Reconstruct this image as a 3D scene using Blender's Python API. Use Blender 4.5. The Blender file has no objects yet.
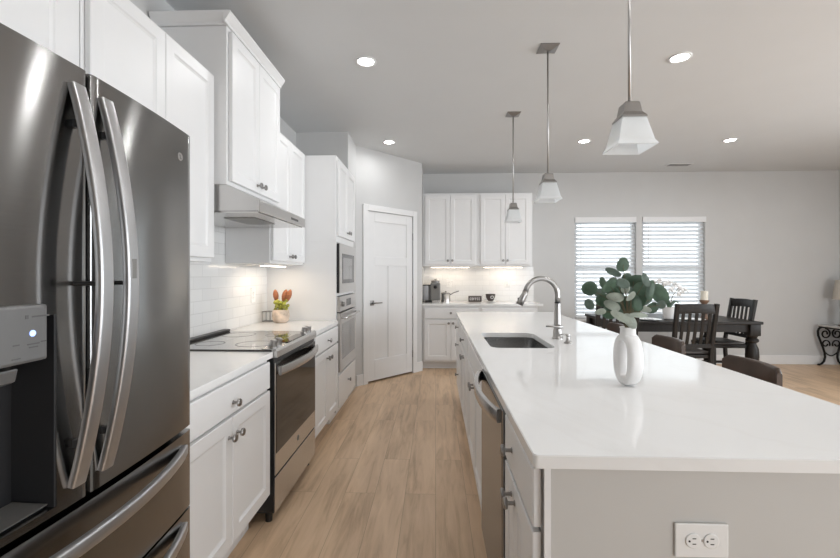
import bpy, bmesh, math, random
from mathutils import Vector, Matrix
random.seed(7)
PI = math.pi
C = bpy.context.scene.collection
sc = bpy.context.scene

# ------------------------------------------------------------------ camera, world, exposure, large lights
cam = bpy.data.cameras.new('camera'); camo = bpy.data.objects.new('camera', cam); C.objects.link(camo)
cam.sensor_width = 36; cam.lens = 18.0; cam.shift_y = -5 / 840; cam.clip_start = 0.02
camo.location = (0, 0, 1.31); camo.rotation_euler = (PI / 2, 0, math.atan(15.5 / 420))
sc.camera = camo
sc.view_settings.view_transform = 'Standard'; sc.view_settings.look = 'None'
sc.view_settings.exposure = 0.3; sc.view_settings.gamma = 1.0
sc.view_settings.use_curve_mapping = False
w = bpy.data.worlds.new('world'); sc.world = w; w.use_nodes = True
wn = w.node_tree.nodes['Background']; wn.inputs[0].default_value = (0.94, 0.97, 1.0, 1); wn.inputs[1].default_value = 2.0

def area(name, loc, rot, sx, sy, power, col, spread=PI):
    l = bpy.data.lights.new(name, 'AREA'); l.shape = 'RECTANGLE'; l.size = sx; l.size_y = sy
    l.energy = power; l.color = col; l.spread = spread
    o = bpy.data.objects.new(name, l); o.location = loc; o.rotation_euler = rot; C.objects.link(o); return o
# added fill from behind the camera, daylight through an unseen window on the right
area('rear_fill_light', (3.9, -3.25, 1.05), (PI / 2, 0, 0), 3.2, 1.9, 60, (0.88, 0.94, 1.0))
area('side_window_daylight', (6.1, 1.9, 1.45), (PI / 2 - .08, 0, PI / 2), 3.8, 1.9, 55, (0.88, 0.94, 1.0), math.radians(122))

# ------------------------------------------------------------------ materials
def mat(name, col, rough=0.5, metal=0.0, var=0.0, scale=8.0, bump=0.0, stretch=(1, 1, 1), coat=0.0, trans=0.0, spec=0.5):
    m = bpy.data.materials.new(name); m.use_nodes = True
    nt = m.node_tree; b = nt.nodes['Principled BSDF']
    b.inputs['Base Color'].default_value = (*col, 1); b.inputs['Roughness'].default_value = rough
    b.inputs['Metallic'].default_value = metal; b.inputs['Coat Weight'].default_value = coat
    b.inputs['Transmission Weight'].default_value = trans; b.inputs['Specular IOR Level'].default_value = spec
    tc = nt.nodes.new('ShaderNodeTexCoord'); mp = nt.nodes.new('ShaderNodeMapping'); mp.inputs['Scale'].default_value = stretch
    nz = nt.nodes.new('ShaderNodeTexNoise'); nz.inputs['Scale'].default_value = scale; nz.inputs['Detail'].default_value = 4
    nt.links.new(tc.outputs['Object'], mp.inputs['Vector']); nt.links.new(mp.outputs[0], nz.inputs['Vector'])
    if var:
        r = nt.nodes.new('ShaderNodeValToRGB'); r.color_ramp.elements[0].position = 0.3; r.color_ramp.elements[1].position = 0.7
        r.color_ramp.elements[0].color = (*[max(0, c * (1 - var)) for c in col], 1)
        r.color_ramp.elements[1].color = (*[min(1, c * (1 + var)) for c in col], 1)
        nt.links.new(nz.outputs['Fac'], r.inputs[0]); nt.links.new(r.outputs[0], b.inputs['Base Color'])
    if bump:
        bp = nt.nodes.new('ShaderNodeBump'); bp.inputs['Strength'].default_value = bump; bp.inputs['Distance'].default_value = 0.002
        nt.links.new(nz.outputs['Fac'], bp.inputs['Height']); nt.links.new(bp.outputs[0], b.inputs['Normal'])
    return m
def emis(name, col, s):
    m = bpy.data.materials.new(name); m.use_nodes = True; b = m.node_tree.nodes['Principled BSDF']
    b.inputs['Base Color'].default_value = (*col, 1); b.inputs['Emission Color'].default_value = (*col, 1); b.inputs['Emission Strength'].default_value = s
    return m
M = {}
M['wall'] = mat('wall_paint', (0.61, 0.61, 0.605), 0.85, var=0.015, scale=3, bump=0.05)
M['ceil'] = mat('ceiling_paint', (0.67, 0.68, 0.685), 0.9, var=0.01, scale=3)
M['trim'] = mat('trim_paint', (0.80, 0.80, 0.80), 0.4, var=0.01)
M['cab'] = mat('cabinet_paint', (0.80, 0.80, 0.80), 0.38, var=0.01, scale=5)
M['greige'] = mat('panel_paint', (0.55, 0.54, 0.52), 0.6, var=0.01)
M['gap'] = mat('toe_shadow_board', (0.25, 0.24, 0.23), 0.7, var=0.05)
M['dark'] = mat('black_plastic', (0.012, 0.012, 0.013), 0.35, var=0.1)
M['gasket'] = mat('rubber_gasket', (0.01, 0.01, 0.01), 0.7, var=0.1)
M['glassblack'] = mat('black_glass', (0.012, 0.010, 0.009), 0.06, var=0.1)
M['cooktop'] = mat('cooktop_glass', (0.045, 0.042, 0.04), 0.12, var=0.08, coat=1.0)
M['steel'] = mat('brushed_steel', (0.62, 0.61, 0.60), 0.28, 1.0, var=0.04, scale=14, stretch=(1, 1, 40), bump=0.02)
M['steelh'] = mat('brushed_steel_horizontal', (0.60, 0.59, 0.58), 0.26, 1.0, var=0.04, scale=14, stretch=(40, 40, 1), bump=0.02)
M['fridge'] = mat('dark_stainless', (0.27, 0.266, 0.26), 0.165, 1.0, var=0.03, scale=10, stretch=(1, 1, 60), bump=0.006)
M['handle'] = mat('satin_handle_metal', (0.52, 0.52, 0.525), 0.36, 1.0, var=0.03, scale=12, stretch=(60, 60, 1))
def aniso(m, a, rot):
    nt = m.node_tree; b_ = nt.nodes['Principled BSDF']; g_ = nt.nodes.new('ShaderNodeNewGeometry'); t_ = nt.nodes.new('ShaderNodeVectorMath'); t_.operation = 'CROSS_PRODUCT'; t_.inputs[1].default_value = (0, 0.001, 1); nt.links.new(g_.outputs['Normal'], t_.inputs[0])
    b_.inputs['Anisotropic'].default_value = a; b_.inputs['Anisotropic Rotation'].default_value = rot; nt.links.new(t_.outputs[0], b_.inputs['Tangent'])
aniso(M['fridge'], 0.95, 0.25); aniso(M['steel'], 0.5, 0.25)
M['dwsteel'] = mat('dishwasher_steel', (0.25, 0.247, 0.242), 0.25, 1.0, var=0.03, scale=10, stretch=(1, 1, 60), bump=0.012); aniso(M['dwsteel'], 0.8, 0.25)
M['nickel'] = mat('satin_nickel', (0.40, 0.39, 0.38), 0.30, 1.0, var=0.03)
M['knob'] = mat('pewter_knob', (0.30, 0.29, 0.28), 0.32, 1.0, var=0.05)
M['ovenglass'] = mat('oven_window_glass', (0.15, 0.15, 0.15), 0.12, 0.0, var=0.08, coat=0.6)
M['dispenser'] = mat('dispenser_grey', (0.21, 0.21, 0.21), 0.35, 0.6, var=0.02)
M['cavity'] = mat('dispenser_cavity', (0.028, 0.028, 0.03), 0.35, 0.3, var=0.05)
M['white'] = mat('white_ceramic', (0.84, 0.83, 0.82), 0.55, var=0.02, scale=30, bump=0.15)
M['plate'] = mat('white_plastic_plate', (0.80, 0.80, 0.79), 0.35, var=0.01)
M['darkwood'] = mat('espresso_wood', (0.014, 0.011, 0.009), 0.42, var=0.3, scale=9, stretch=(8, 8, 1), bump=0.05, spec=0.3)
M['cushion'] = mat('dark_seat_leather', (0.045, 0.038, 0.034), 0.45, var=0.15, scale=25, bump=0.1)
M['leather'] = mat('brown_leather', (0.048, 0.027, 0.017), 0.28, var=0.35, scale=7, bump=0.15)
M['iron'] = mat('wrought_iron', (0.012, 0.011, 0.010), 0.5, 0.6, var=0.2, bump=0.1)
M['marble'] = mat('side_table_top', (0.45, 0.44, 0.42), 0.2, var=0.25, scale=6)
M['shadecloth'] = mat('lamp_shade_linen', (0.62, 0.57, 0.50), 0.9, var=0.06, scale=120)
M['leaf'] = mat('eucalyptus_leaf', (0.10, 0.165, 0.11), 0.55, var=0.35, scale=22, bump=0.1)
M['leaf2'] = mat('dusty_green_leaf', (0.19, 0.25, 0.21), 0.6, var=0.25, scale=22, bump=0.1)
M['leafpale'] = mat('pale_leaf_underside', (0.50, 0.54, 0.47), 0.7, var=0.15, scale=25, bump=0.1)
M['stem'] = mat('leaf_stem', (0.16, 0.13, 0.07), 0.6, var=0.2)
M['petal'] = mat('white_petal', (0.85, 0.84, 0.83), 0.6, var=0.03)
M['candle'] = mat('cream_wax', (0.75, 0.70, 0.60), 0.5, var=0.03)
M['holderwood'] = mat('turned_brown_wood', (0.17, 0.10, 0.065), 0.5, var=0.3, scale=12, stretch=(1, 1, 6))
M['orangewood'] = mat('reddish_wood', (0.36, 0.125, 0.05), 0.5, var=0.3, scale=15, stretch=(1, 1, 5))
M['yellow'] = mat('yellow_green_foliage', (0.34, 0.34, 0.055), 0.6, var=0.65, scale=45)
M['pot'] = mat('white_brown_pot', (0.62, 0.50, 0.40), 0.6, var=0.35, scale=22)
M['slat'] = mat('blind_slat', (0.86, 0.87, 0.88), 0.5, var=0.01)
M['sink'] = mat('sink_steel', (0.32, 0.317, 0.313), 0.27, 1.0, var=0.05, scale=10, stretch=(30, 1, 1))
M['text'] = mat('pale_print', (0.75, 0.75, 0.75), 0.5, var=0.01)
M['greyprint'] = mat('grey_print', (0.10, 0.10, 0.10), 0.5, var=0.01)
M['sign'] = mat('dark_sign_wood', (0.06, 0.045, 0.04), 0.6, var=0.2)
M['tank'] = mat('smoky_tank', (0.55, 0.55, 0.57), 0.12, var=0.03)
M['greyplastic'] = mat('grey_appliance', (0.23, 0.225, 0.215), 0.35, 0.5, var=0.04)
M['recess'] = emis('downlight_diffuser', (1.0, 0.98, 0.95), 18)
M['ucl'] = emis('under_cabinet_diffuser', (1.0, 0.86, 0.70), 6)
M['blue'] = emis('blue_indicator', (0.35, 0.5, 1.0), 1.3)
# translucent blind slats
def add_translucent(m, f):
    nt = m.node_tree; b = nt.nodes['Principled BSDF']; t = nt.nodes.new('ShaderNodeBsdfTranslucent'); t.inputs[0].default_value = (0.9, 0.92, 0.94, 1)
    mx = nt.nodes.new('ShaderNodeMixShader'); mx.inputs[0].default_value = f
    nt.links.new(b.outputs[0], mx.inputs[1]); nt.links.new(t.outputs[0], mx.inputs[2]); nt.links.new(mx.outputs[0], nt.nodes['Material Output'].inputs[0])
add_translucent(M['slat'], 0.5); add_translucent(M['shadecloth'], 0.3)
def glassmat(name, f, tint=(1, 1, 1), rough=0.02):
    m = bpy.data.materials.new(name); m.use_nodes = True; nt = m.node_tree
    t = nt.nodes.new('ShaderNodeBsdfTransparent'); t.inputs[0].default_value = (*tint, 1)
    g = nt.nodes.new('ShaderNodeBsdfGlossy'); g.inputs['Roughness'].default_value = rough
    n = nt.nodes.new('ShaderNodeTexNoise'); n.inputs['Scale'].default_value = 3
    fr = nt.nodes.new('ShaderNodeFresnel'); fr.inputs[0].default_value = 1.45
    mx = nt.nodes.new('ShaderNodeMixShader'); nt.links.new(fr.outputs[0], mx.inputs[0])
    nt.links.new(t.outputs[0], mx.inputs[1]); nt.links.new(g.outputs[0], mx.inputs[2]); nt.links.new(mx.outputs[0], nt.nodes['Material Output'].inputs[0])
    return m
M['pane'] = glassmat('window_glass', 0.1, (0.95, 0.97, 0.97))
# frosted pendant glass
M['frost'] = mat('frosted_glass', (0.88, 0.89, 0.88), 0.35, var=0.02, scale=20); add_translucent(M['frost'], 0.55)
# oak planks
def floor_mat():
    m = bpy.data.materials.new('oak_planks'); m.use_nodes = True; nt = m.node_tree; N = nt.nodes.new; L = nt.links.new
    b = nt.nodes['Principled BSDF']; tc = N('ShaderNodeTexCoord'); mp = N('ShaderNodeMapping'); mp.inputs['Rotation'].default_value = (0, 0, PI / 2)
    L(tc.outputs['Object'], mp.inputs[0])
    br = N('ShaderNodeTexBrick'); br.offset = 0.37; br.inputs['Scale'].default_value = 1.0
    br.inputs['Color1'].default_value = (0, 0, 0, 1); br.inputs['Color2'].default_value = (1, 1, 1, 1); br.inputs['Mortar'].default_value = (0.5, 0.5, 0.5, 1)
    br.inputs['Mortar Size'].default_value = 0.0012; br.inputs['Brick Width'].default_value = 1.25; br.inputs['Row Height'].default_value = 0.18; br.inputs['Mortar Smooth'].default_value = 0.4
    L(mp.outputs[0], br.inputs[0])
    # offset the grain per plank
    ad = N('ShaderNodeVectorMath'); ad.operation = 'MULTIPLY_ADD'; ad.inputs[1].default_value = (7, 3, 5)
    L(br.outputs['Color'], ad.inputs[0]); L(tc.outputs['Object'], ad.inputs[2])
    m2 = N('ShaderNodeMapping'); m2.inputs['Scale'].default_value = (14, 1.3, 1); L(ad.outputs[0], m2.inputs[0])
    nz = N('ShaderNodeTexNoise'); nz.inputs['Scale'].default_value = 1.6; nz.inputs['Detail'].default_value = 8; nz.inputs['Roughness'].default_value = 0.62; nz.inputs['Distortion'].default_value = 0.6
    L(m2.outputs[0], nz.inputs[0])
    m3 = N('ShaderNodeMapping'); m3.inputs['Scale'].default_value = (5, 1.4, 1); L(ad.outputs[0], m3.inputs[0])
    n2 = N('ShaderNodeTexNoise'); n2.inputs['Scale'].default_value = 1.2; n2.inputs['Detail'].default_value = 3; L(m3.outputs[0], n2.inputs[0])
    rp = N('ShaderNodeValToRGB'); e = rp.color_ramp.elements
    e[0].position = 0.33; e[0].color = (0.44, 0.295, 0.182, 1); e[1].position = 0.70; e[1].color = (0.79, 0.58, 0.40, 1)
    x = rp.color_ramp.elements.new(0.5); x.color = (0.67, 0.475, 0.31, 1)
    mxn = N('ShaderNodeMix'); mxn.inputs[0].default_value = 0.35; L(nz.outputs['Fac'], mxn.inputs[2]); L(n2.outputs['Fac'], mxn.inputs[3]); L(mxn.outputs[0], rp.inputs[0])
    pl = N('ShaderNodeMix'); pl.data_type = 'RGBA'; pl.blend_type = 'MULTIPLY'; pl.inputs[0].default_value = 1
    r2 = N('ShaderNodeValToRGB'); r2.color_ramp.elements[0].color = (0.93, 0.925, 0.92, 1); r2.color_ramp.elements[1].color = (1.04, 1.04, 1.04, 1)
    L(br.outputs['Color'], r2.inputs[0]); L(rp.outputs[0], pl.inputs[6]); L(r2.outputs[0], pl.inputs[7])
    mo = N('ShaderNodeMix'); mo.data_type = 'RGBA'; mo.inputs[7].default_value = (0.14, 0.085, 0.05, 1)
    sc_ = N('ShaderNodeMath'); sc_.operation = 'MULTIPLY'; sc_.inputs[1].default_value = 0.6; L(br.outputs['Fac'], sc_.inputs[0])
    L(sc_.outputs[0], mo.inputs[0]); L(pl.outputs[2], mo.inputs[6]); L(mo.outputs[2], b.inputs['Base Color'])
    bp = N('ShaderNodeBump'); bp.inputs['Strength'].default_value = 0.08; bp.inputs['Distance'].default_value = 0.002; L(nz.outputs['Fac'], bp.inputs['Height']); L(bp.outputs[0], b.inputs['Normal'])
    b.inputs['Roughness'].default_value = 0.42
    return m
M['floor'] = floor_mat()
def tile_mat(name, axis):
    m = bpy.data.materials.new(name); m.use_nodes = True; nt = m.node_tree; N = nt.nodes.new; L = nt.links.new
    b = nt.nodes['Principled BSDF']; tc = N('ShaderNodeTexCoord'); s = N('ShaderNodeSeparateXYZ'); c = N('ShaderNodeCombineXYZ')
    L(tc.outputs['Object'], s.inputs[0]); L(s.outputs[axis], c.inputs[0]); L(s.outputs[2], c.inputs[1])
    br = N('ShaderNodeTexBrick'); br.offset = 0.5; br.inputs['Scale'].default_value = 1
    br.inputs['Color1'].default_value = (0.80, 0.80, 0.79, 1); br.inputs['Color2'].default_value = (0.74, 0.74, 0.735, 1); br.inputs['Mortar'].default_value = (0.66, 0.66, 0.65, 1)
    br.inputs['Mortar Size'].default_value = 0.002; br.inputs['Brick Width'].default_value = 0.2; br.inputs['Row Height'].default_value = 0.076; br.inputs['Mortar Smooth'].default_value = 0.3
    L(c.outputs[0], br.inputs[0]); L(br.outputs['Color'], b.inputs['Base Color'])
    nz = N('ShaderNodeTexNoise'); nz.inputs['Scale'].default_value = 9; L(tc.outputs['Object'], nz.inputs[0])
    mu = N('ShaderNodeMath'); mu.operation = 'MULTIPLY_ADD'; mu.inputs[1].default_value = -1.0; L(br.outputs['Fac'], mu.inputs[0]); L(nz.outputs['Fac'], mu.inputs[2])
    bp = N('ShaderNodeBump'); bp.inputs['Strength'].default_value = 0.35; bp.inputs['Distance'].default_value = 0.003; L(mu.outputs[0], bp.inputs['Height']); L(bp.outputs[0], b.inputs['Normal'])
    b.inputs['Roughness'].default_value = 0.12
    return m
M['tileL'] = tile_mat('subway_tile_left', 1); M['tileB'] = tile_mat('subway_tile_back', 0)
def quartz():
    m = mat('white_quartz', (0.83, 0.83, 0.82), 0.06, var=0.0, spec=0.32); nt = m.node_tree; b = nt.nodes['Principled BSDF']; N = nt.nodes.new; L = nt.links.new
    tc = N('ShaderNodeTexCoord'); nz = N('ShaderNodeTexNoise'); nz.inputs['Scale'].default_value = 1.1; nz.inputs['Detail'].default_value = 7; nz.inputs['Distortion'].default_value = 2.2
    L(tc.outputs['Object'], nz.inputs[0]); r = N('ShaderNodeValToRGB'); e = r.color_ramp.elements
    e[0].position = 0.47; e[0].color = (0.83, 0.83, 0.825, 1); e[1].position = 0.53; e[1].color = (0.83, 0.83, 0.825, 1)
    x = e.new(0.5); x.color = (0.815, 0.812, 0.805, 1); L(nz.outputs['Fac'], r.inputs[0]); L(r.outputs[0], b.inputs['Base Color'])
    return m
M['quartz'] = quartz()

# ------------------------------------------------------------------ mesh helpers
class B:
    def __init__(s): s.bm = bmesh.new(); s.mi = 0
    def _merge(s, t, mtx=None):
        if mtx is not None: bmesh.ops.transform(t, matrix=mtx, verts=t.verts)
        for f in t.faces: f.material_index = s.mi
        me = bpy.data.meshes.new('t'); t.to_mesh(me); t.free(); s.bm.from_mesh(me); bpy.data.meshes.remove(me); return s
    def box(s, x0, y0, z0, x1, y1, z1, bev=0.0, seg=2, mtx=None):
        t = bmesh.new(); bmesh.ops.create_cube(t, size=1)
        for v in t.verts: v.co = ((x0 + x1) / 2 + v.co.x * (x1 - x0), (y0 + y1) / 2 + v.co.y * (y1 - y0), (z0 + z1) / 2 + v.co.z * (z1 - z0))
        if bev: bmesh.ops.bevel(t, geom=t.edges[:], offset=bev, segments=seg, profile=0.6, affect='EDGES')
        return s._merge(t, mtx)
    def lathe(s, prof, loc=(0, 0, 0), n=24, mtx=None, close=True):
        t = bmesh.new(); rings = []
        for r, z in prof:
            rings.append([t.verts.new((r * math.cos(2 * PI * i / n), r * math.sin(2 * PI * i / n), z)) for i in range(n)])
        for a, b in zip(rings, rings[1:]):
            for i in range(n): t.faces.new((a[i], a[(i + 1) % n], b[(i + 1) % n], b[i]))
        if close: t.faces.new(rings[0][::-1]); t.faces.new(rings[-1])
        m = Matrix.Translation(loc) @ (mtx if mtx is not None else Matrix()); return s._merge(t, m)
    def cyl(s, p0, p1, r0, r1=None, n=16):
        p0, p1 = Vector(p0), Vector(p1); d = p1 - p0; r1 = r0 if r1 is None else r1
        q = d.to_track_quat('Z', 'Y').to_matrix().to_4x4()
        return s.lathe([(r0, 0), (r1, d.length)], p0, n, q)
    def tube(s, pts, r, n=10, flat=None, up=None):
        # sweep of a round (or flat: half width, half thickness) section; r may be a list
        pts = [Vector(p) for p in pts]; t = bmesh.new(); rings = []; prev = None
        for i, p in enumerate(pts):
            d = (pts[min(i + 1, len(pts) - 1)] - pts[max(i - 1, 0)]).normalized()
            if up is not None: a = Vector(up)
            elif prev is not None: a = prev
            else: a = Vector((0, 0, 1)) if abs(d.z) < 0.9 else Vector((1, 0, 0))
            u = d.cross(a).normalized(); v = u.cross(d).normalized(); prev = v
            rr = r[i] if isinstance(r, (list, tuple)) else r
            ring = []
            for k in range(n):
                c_, s_ = math.cos(2 * PI * k / n), math.sin(2 * PI * k / n)
                if flat:
                    ex = lambda q: math.copysign(abs(q) ** 0.36, q)
                    ring.append(t.verts.new(p + u * flat[0] * rr * ex(c_) + v * flat[1] * rr * ex(s_)))
                else: ring.append(t.verts.new(p + u * rr * c_ + v * rr * s_))
            rings.append(ring)
        for a, b in zip(rings, rings[1:]):
            for k in range(n): t.faces.new((a[k], a[(k + 1) % n], b[(k + 1) % n], b[k]))
        t.faces.new(rings[0][::-1]); t.faces.new(rings[-1])
        return s._merge(t)
    def prism(s, poly, a0, a1, axis='Y', bev=0.0):
        # polygon in (x,z) extruded along Y, (y,z) along X, (x,y) along Z
        t = bmesh.new(); f = {'Y': lambda p, a: (p[0], a, p[1]), 'X': lambda p, a: (a, p[0], p[1]), 'Z': lambda p, a: (p[0], p[1], a)}[axis]
        A = [t.verts.new(f(p, a0)) for p in poly]; D = [t.verts.new(f(p, a1)) for p in poly]; n = len(poly)
        t.faces.new(A); t.faces.new(D[::-1])
        for i in range(n): t.faces.new((A[i], D[i], D[(i + 1) % n], A[(i + 1) % n]))
        bmesh.ops.recalc_face_normals(t, faces=t.faces)
        if bev: bmesh.ops.bevel(t, geom=t.edges[:], offset=bev, segments=2, profile=0.6, affect='EDGES')
        return s._merge(t)
    def rings(s, rs, back):
        # shaker style front in the xz plane, facing -y; rs = [(x0,z0,x1,z1,y)...] outer to inner, then filled
        t = bmesh.new(); R = []
        for x0, z0, x1, z1, y in [(*rs[0][:4], back)] + rs: R.append([t.verts.new(p) for p in ((x0, y, z0), (x1, y, z0), (x1, y, z1), (x0, y, z1))])
        t.faces.new(R[0][::-1])
        for a, b in zip(R, R[1:]):
            for i in range(4): t.faces.new((a[i], a[(i + 1) % 4], b[(i + 1) % 4], b[i]))
        t.faces.new(R[-1]); bmesh.ops.recalc_face_normals(t, faces=t.faces); return s._merge(t)
    def out(s, name, m, parent=None, smooth=False, loc=None, rotz=0):
        bmesh.ops.recalc_face_normals(s.bm, faces=s.bm.faces)
        me = bpy.data.meshes.new(name); s.bm.to_mesh(me); s.bm.free()
        for q in (m if isinstance(m, (list, tuple)) else [m]): me.materials.append(M[q] if isinstance(q, str) else q)
        if smooth:
            for p in me.polygons: p.use_smooth = True
            if smooth == 'auto':
                me.set_sharp_from_angle(angle=math.radians(38))
        o = bpy.data.objects.new(name, me); C.objects.link(o)
        if parent is not None: o.parent = parent
        if loc: o.location = loc
        o.rotation_euler[2] = rotz
        return o
def tag(o, label, cat, group=None, kind=None):
    o['label'] = label; o['category'] = cat
    if group: o['group'] = group
    if kind: o['kind'] = kind
    return o
def thing(name, label, cat, loc=(0, 0, 0), rotz=0, group=None):
    o = bpy.data.objects.new(name, None); C.objects.link(o); o.location = loc; o.rotation_euler = (0, 0, rotz); o.empty_display_size = 0.05
    return tag(o, label, cat, group)
def struct(name, b, m, label=None, cat=None, smooth=False):
    o = b.out(name, m, None, smooth); o['kind'] = 'structure'
    o['label'] = label; o['category'] = cat
    return o
def dup(root, loc, rotz, label=None, group=None):
    r = root.copy(); C.objects.link(r); r.location = loc; r.rotation_euler = (0, 0, rotz)
    if label: r['label'] = label
    if group: r['group'] = group
    def rec(a, b):
        for ch in list(a.children):
            c_ = ch.copy(); C.objects.link(c_); c_.parent = b; rec(ch, c_)
    rec(root, r); return r

# ------------------------------------------------------------------ room dimensions
WX, BY, RX, CZ, RY = -1.48, 6.30, 5.84, 2.81, -3.1
ZC = 0.905                      # counter tops
struct('floor', B().box(WX - .1, RY - .1, -0.08, RX + .1, BY + .1, 0), 'floor', 'light oak plank floor running through kitchen and dining area', 'floor')
struct('ceiling', B().box(WX - .1, RY - .1, CZ, RX + .1, BY + .1, CZ + .1), 'ceil', 'flat painted ceiling with recessed lights', 'ceiling')
struct('wall_left', B().box(WX - .1, RY, 0, WX, BY, CZ), 'wall', 'left wall behind the white cabinets', 'wall')
W1 = (2.06, 2.955); W2 = (3.04, 3.945); WZ = (0.65, 2.145)
b = B(); xs = [WX, W1[0], W1[1], W2[0], W2[1], RX]
for i in (0, 2, 4): b.box(xs[i], BY, 0, xs[i + 1], BY + .12, CZ)
for a in (W1, W2): b.box(a[0], BY, 0, a[1], BY + .12, WZ[0]); b.box(a[0], BY, WZ[1], a[1], BY + .12, CZ)
struct('wall_back', b, 'wall', 'grey back wall of the dining area holding two windows', 'wall')
b = B(); b.box(RX, RY, 0, RX + .1, -0.1, CZ).box(RX, 3.9, 0, RX + .1, BY, CZ).box(RX, -0.1, 0, RX + .1, 3.9, 0.5).box(RX, -0.1, 2.4, RX + .1, 3.9, CZ)
struct('wall_right', b, 'wall', 'right wall of the room at the photo edge', 'wall')
b = B(); b.box(WX, RY - .1, 0, 2.2, RY, CZ).box(5.6, RY - .1, 0, RX, RY, CZ).box(2.2, RY - .1, 2.35, 5.6, RY, CZ)
struct('wall_rear', b, 'wall', 'wall behind the camera with an opening added for fill light', 'wall')  # opening added behind the camera to let the fill light in
# pantry: short front wall then the angled wall with the door, then to the back wall
PA = Vector((-0.925, 4.86)); PB = Vector((-0.185, 5.69)); pd = (PB - PA).normalized(); pn = Vector((pd.y, -pd.x)); PL = (PB - PA).length
ang = math.atan2(pd.y, pd.x)
# door opening measured along the angled wall
DA = (Vector((-0.808, 4.985)) - PA).dot(pd); DB = (Vector((-0.305, 5.55)) - PA).dot(pd); DH = 2.065
tk = 0.09
def along(s0, s1, z0, z1, n0, n1, bev=0):       # a box in the angled wall's own frame
    return B().box(s0, -n1, z0, s1, -n0, z1, bev)
b = B()
for s0, s1, z0, z1 in ((0, DA - .012, 0, CZ), (DB + .012, PL, 0, CZ), (DA - .012, DB + .012, DH + .012, CZ)): b.box(s0, 0, z0, s1, tk, z1)
o = struct('wall_pantry', b, 'wall', 'angled corner wall around the white pantry door', 'wall'); o.location = (PA.x, PA.y, 0); o.rotation_euler[2] = ang
struct('wall_pantry_front', B().prism([(WX, 4.405), (-0.925, 4.405), (-0.925, 4.86), (WX, 4.86)], 0, CZ, 'Z'), 'wall', 'narrow wall return between oven tower and angled pantry wall', 'wall')
struct('wall_pantry_end', B().box(-0.29, 5.70, 0, -0.187, BY, CZ), 'wall', 'short wall beside the coffee counter', 'wall')

# baseboards
def baseboard(name, x0, y0, x1, y1, label):
    struct(name, B().box(x0, y0, 0, x1, y1, 0.13, 0.004), 'trim', label, 'baseboard')
baseboard('baseboard_back', 1.40, BY - .015, RX, BY, 'white baseboard under the dining windows')
baseboard('baseboard_right', RX - .015, RY, RX, BY - .016, 'white baseboard along the right wall')
o = struct('baseboard_pantry', B().box(0, -.016, 0, DA - .075, 0, 0.13, 0.004).box(DB + .075, -.016, 0, PL, 0, 0.13, 0.004), 'trim', 'white baseboard on the angled pantry wall', 'baseboard')
o.location = (PA.x, PA.y, 0); o.rotation_euler[2] = ang
# door casing
o = struct('trim_1', B().box(DA - .075, -.02, 0, DA - .004, -.0005, DH + .075, .004).box(DB + .004, -.02, 0, DB + .075, -.0005, DH + .075, .004).box(DA - .004, -.02, DH + .004, DB + .004, -.0005, DH + .075, .003), 'trim', 'white casing around the pantry door', 'door trim')
o.location = (PA.x, PA.y, 0); o.rotation_euler[2] = ang
# pantry door: three-panel craftsman slab
dw = DB - DA
dr = thing('door_1', 'white three-panel pantry door in the angled corner wall', 'door', (PA.x, PA.y, 0), ang); dr['kind'] = 'structure'
b = B(); z0, z1 = 0.022, DH; s0, s1 = DA + .004, DB - .004; y = -.004
b.box(s0, y + .010, z0, s1, y + .034, z1)
st = .105; zt = 1.47; zb_ = .27
b.box(s0, y, z0, s0 + st, y + .012, z1, .003).box(s1 - st, y, z0, s1, y + .012, z1, .003)
b.box(s0 + st, y, z0, s1 - st, y + .012, zb_, .003).box(s0 + st, y, z1 - .12, s1 - st, y + .012, z1, .003).box(s0 + st, y, zt - .06, s1 - st, y + .012, zt + .05, .003)
mid = (s0 + s1) / 2; b.box(mid - .05, y, zb_, mid + .05, y + .012, zt - .06, .003)
b.out('door_slab', 'trim', dr)
b = B(); hx = s0 + .06; hz = 0.96
b.box(hx - .03, y - .008, hz - .03, hx + .03, y - .0005, hz + .03, .004).cyl((hx, y - .008, hz), (hx, y - .045, hz), .011).tube([(hx - .008, y - .045, hz), (hx + .05, y - .047, hz), (hx + .125, y - .043, hz)], .009)
b.out('lever_handle', 'knob', dr, True)
for hz in (.26, 1.04, 1.80): B().box(s1 - .006, y - .008, hz - .045, s1 + .010, y - .0165 + .012, hz + .045, .003).out('hinge', 'knob', dr)

# ------------------------------------------------------------------ windows and blinds
def window(name, a, n, label):
    wd = thing(name, label, 'window', ((a[0] + a[1]) / 2, BY + .05, WZ[0])); wd['kind'] = 'structure'
    w_ = (a[1] - a[0]) / 2; h = WZ[1] - WZ[0]
    b = B(); f = .045
    b.box(-w_, 0, 0, -w_ + f, .06, h).box(w_ - f, 0, 0, w_, .06, h).box(-w_ + f, 0, 0, w_ - f, .06, f).box(-w_ + f, 0, h - f, w_ - f, .06, h)
    b.out('window_frame', 'trim', wd)
    B().box(-w_ + f, .01, h / 2 - .02, w_ - f, .045, h / 2 + .02, .003).out('meeting_rail', 'trim', wd)
    B().box(-w_ + f, .028, f, w_ - f, .032, h / 2 - .02).box(-w_ + f, .028, h / 2 + .02, w_ - f, .032, h - f).out('pane', 'pane', wd)
window('window_1', W1, 1, 'left dining window behind white horizontal blinds'); window('window_2', W2, 2, 'right dining window behind white horizontal blinds')
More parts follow.
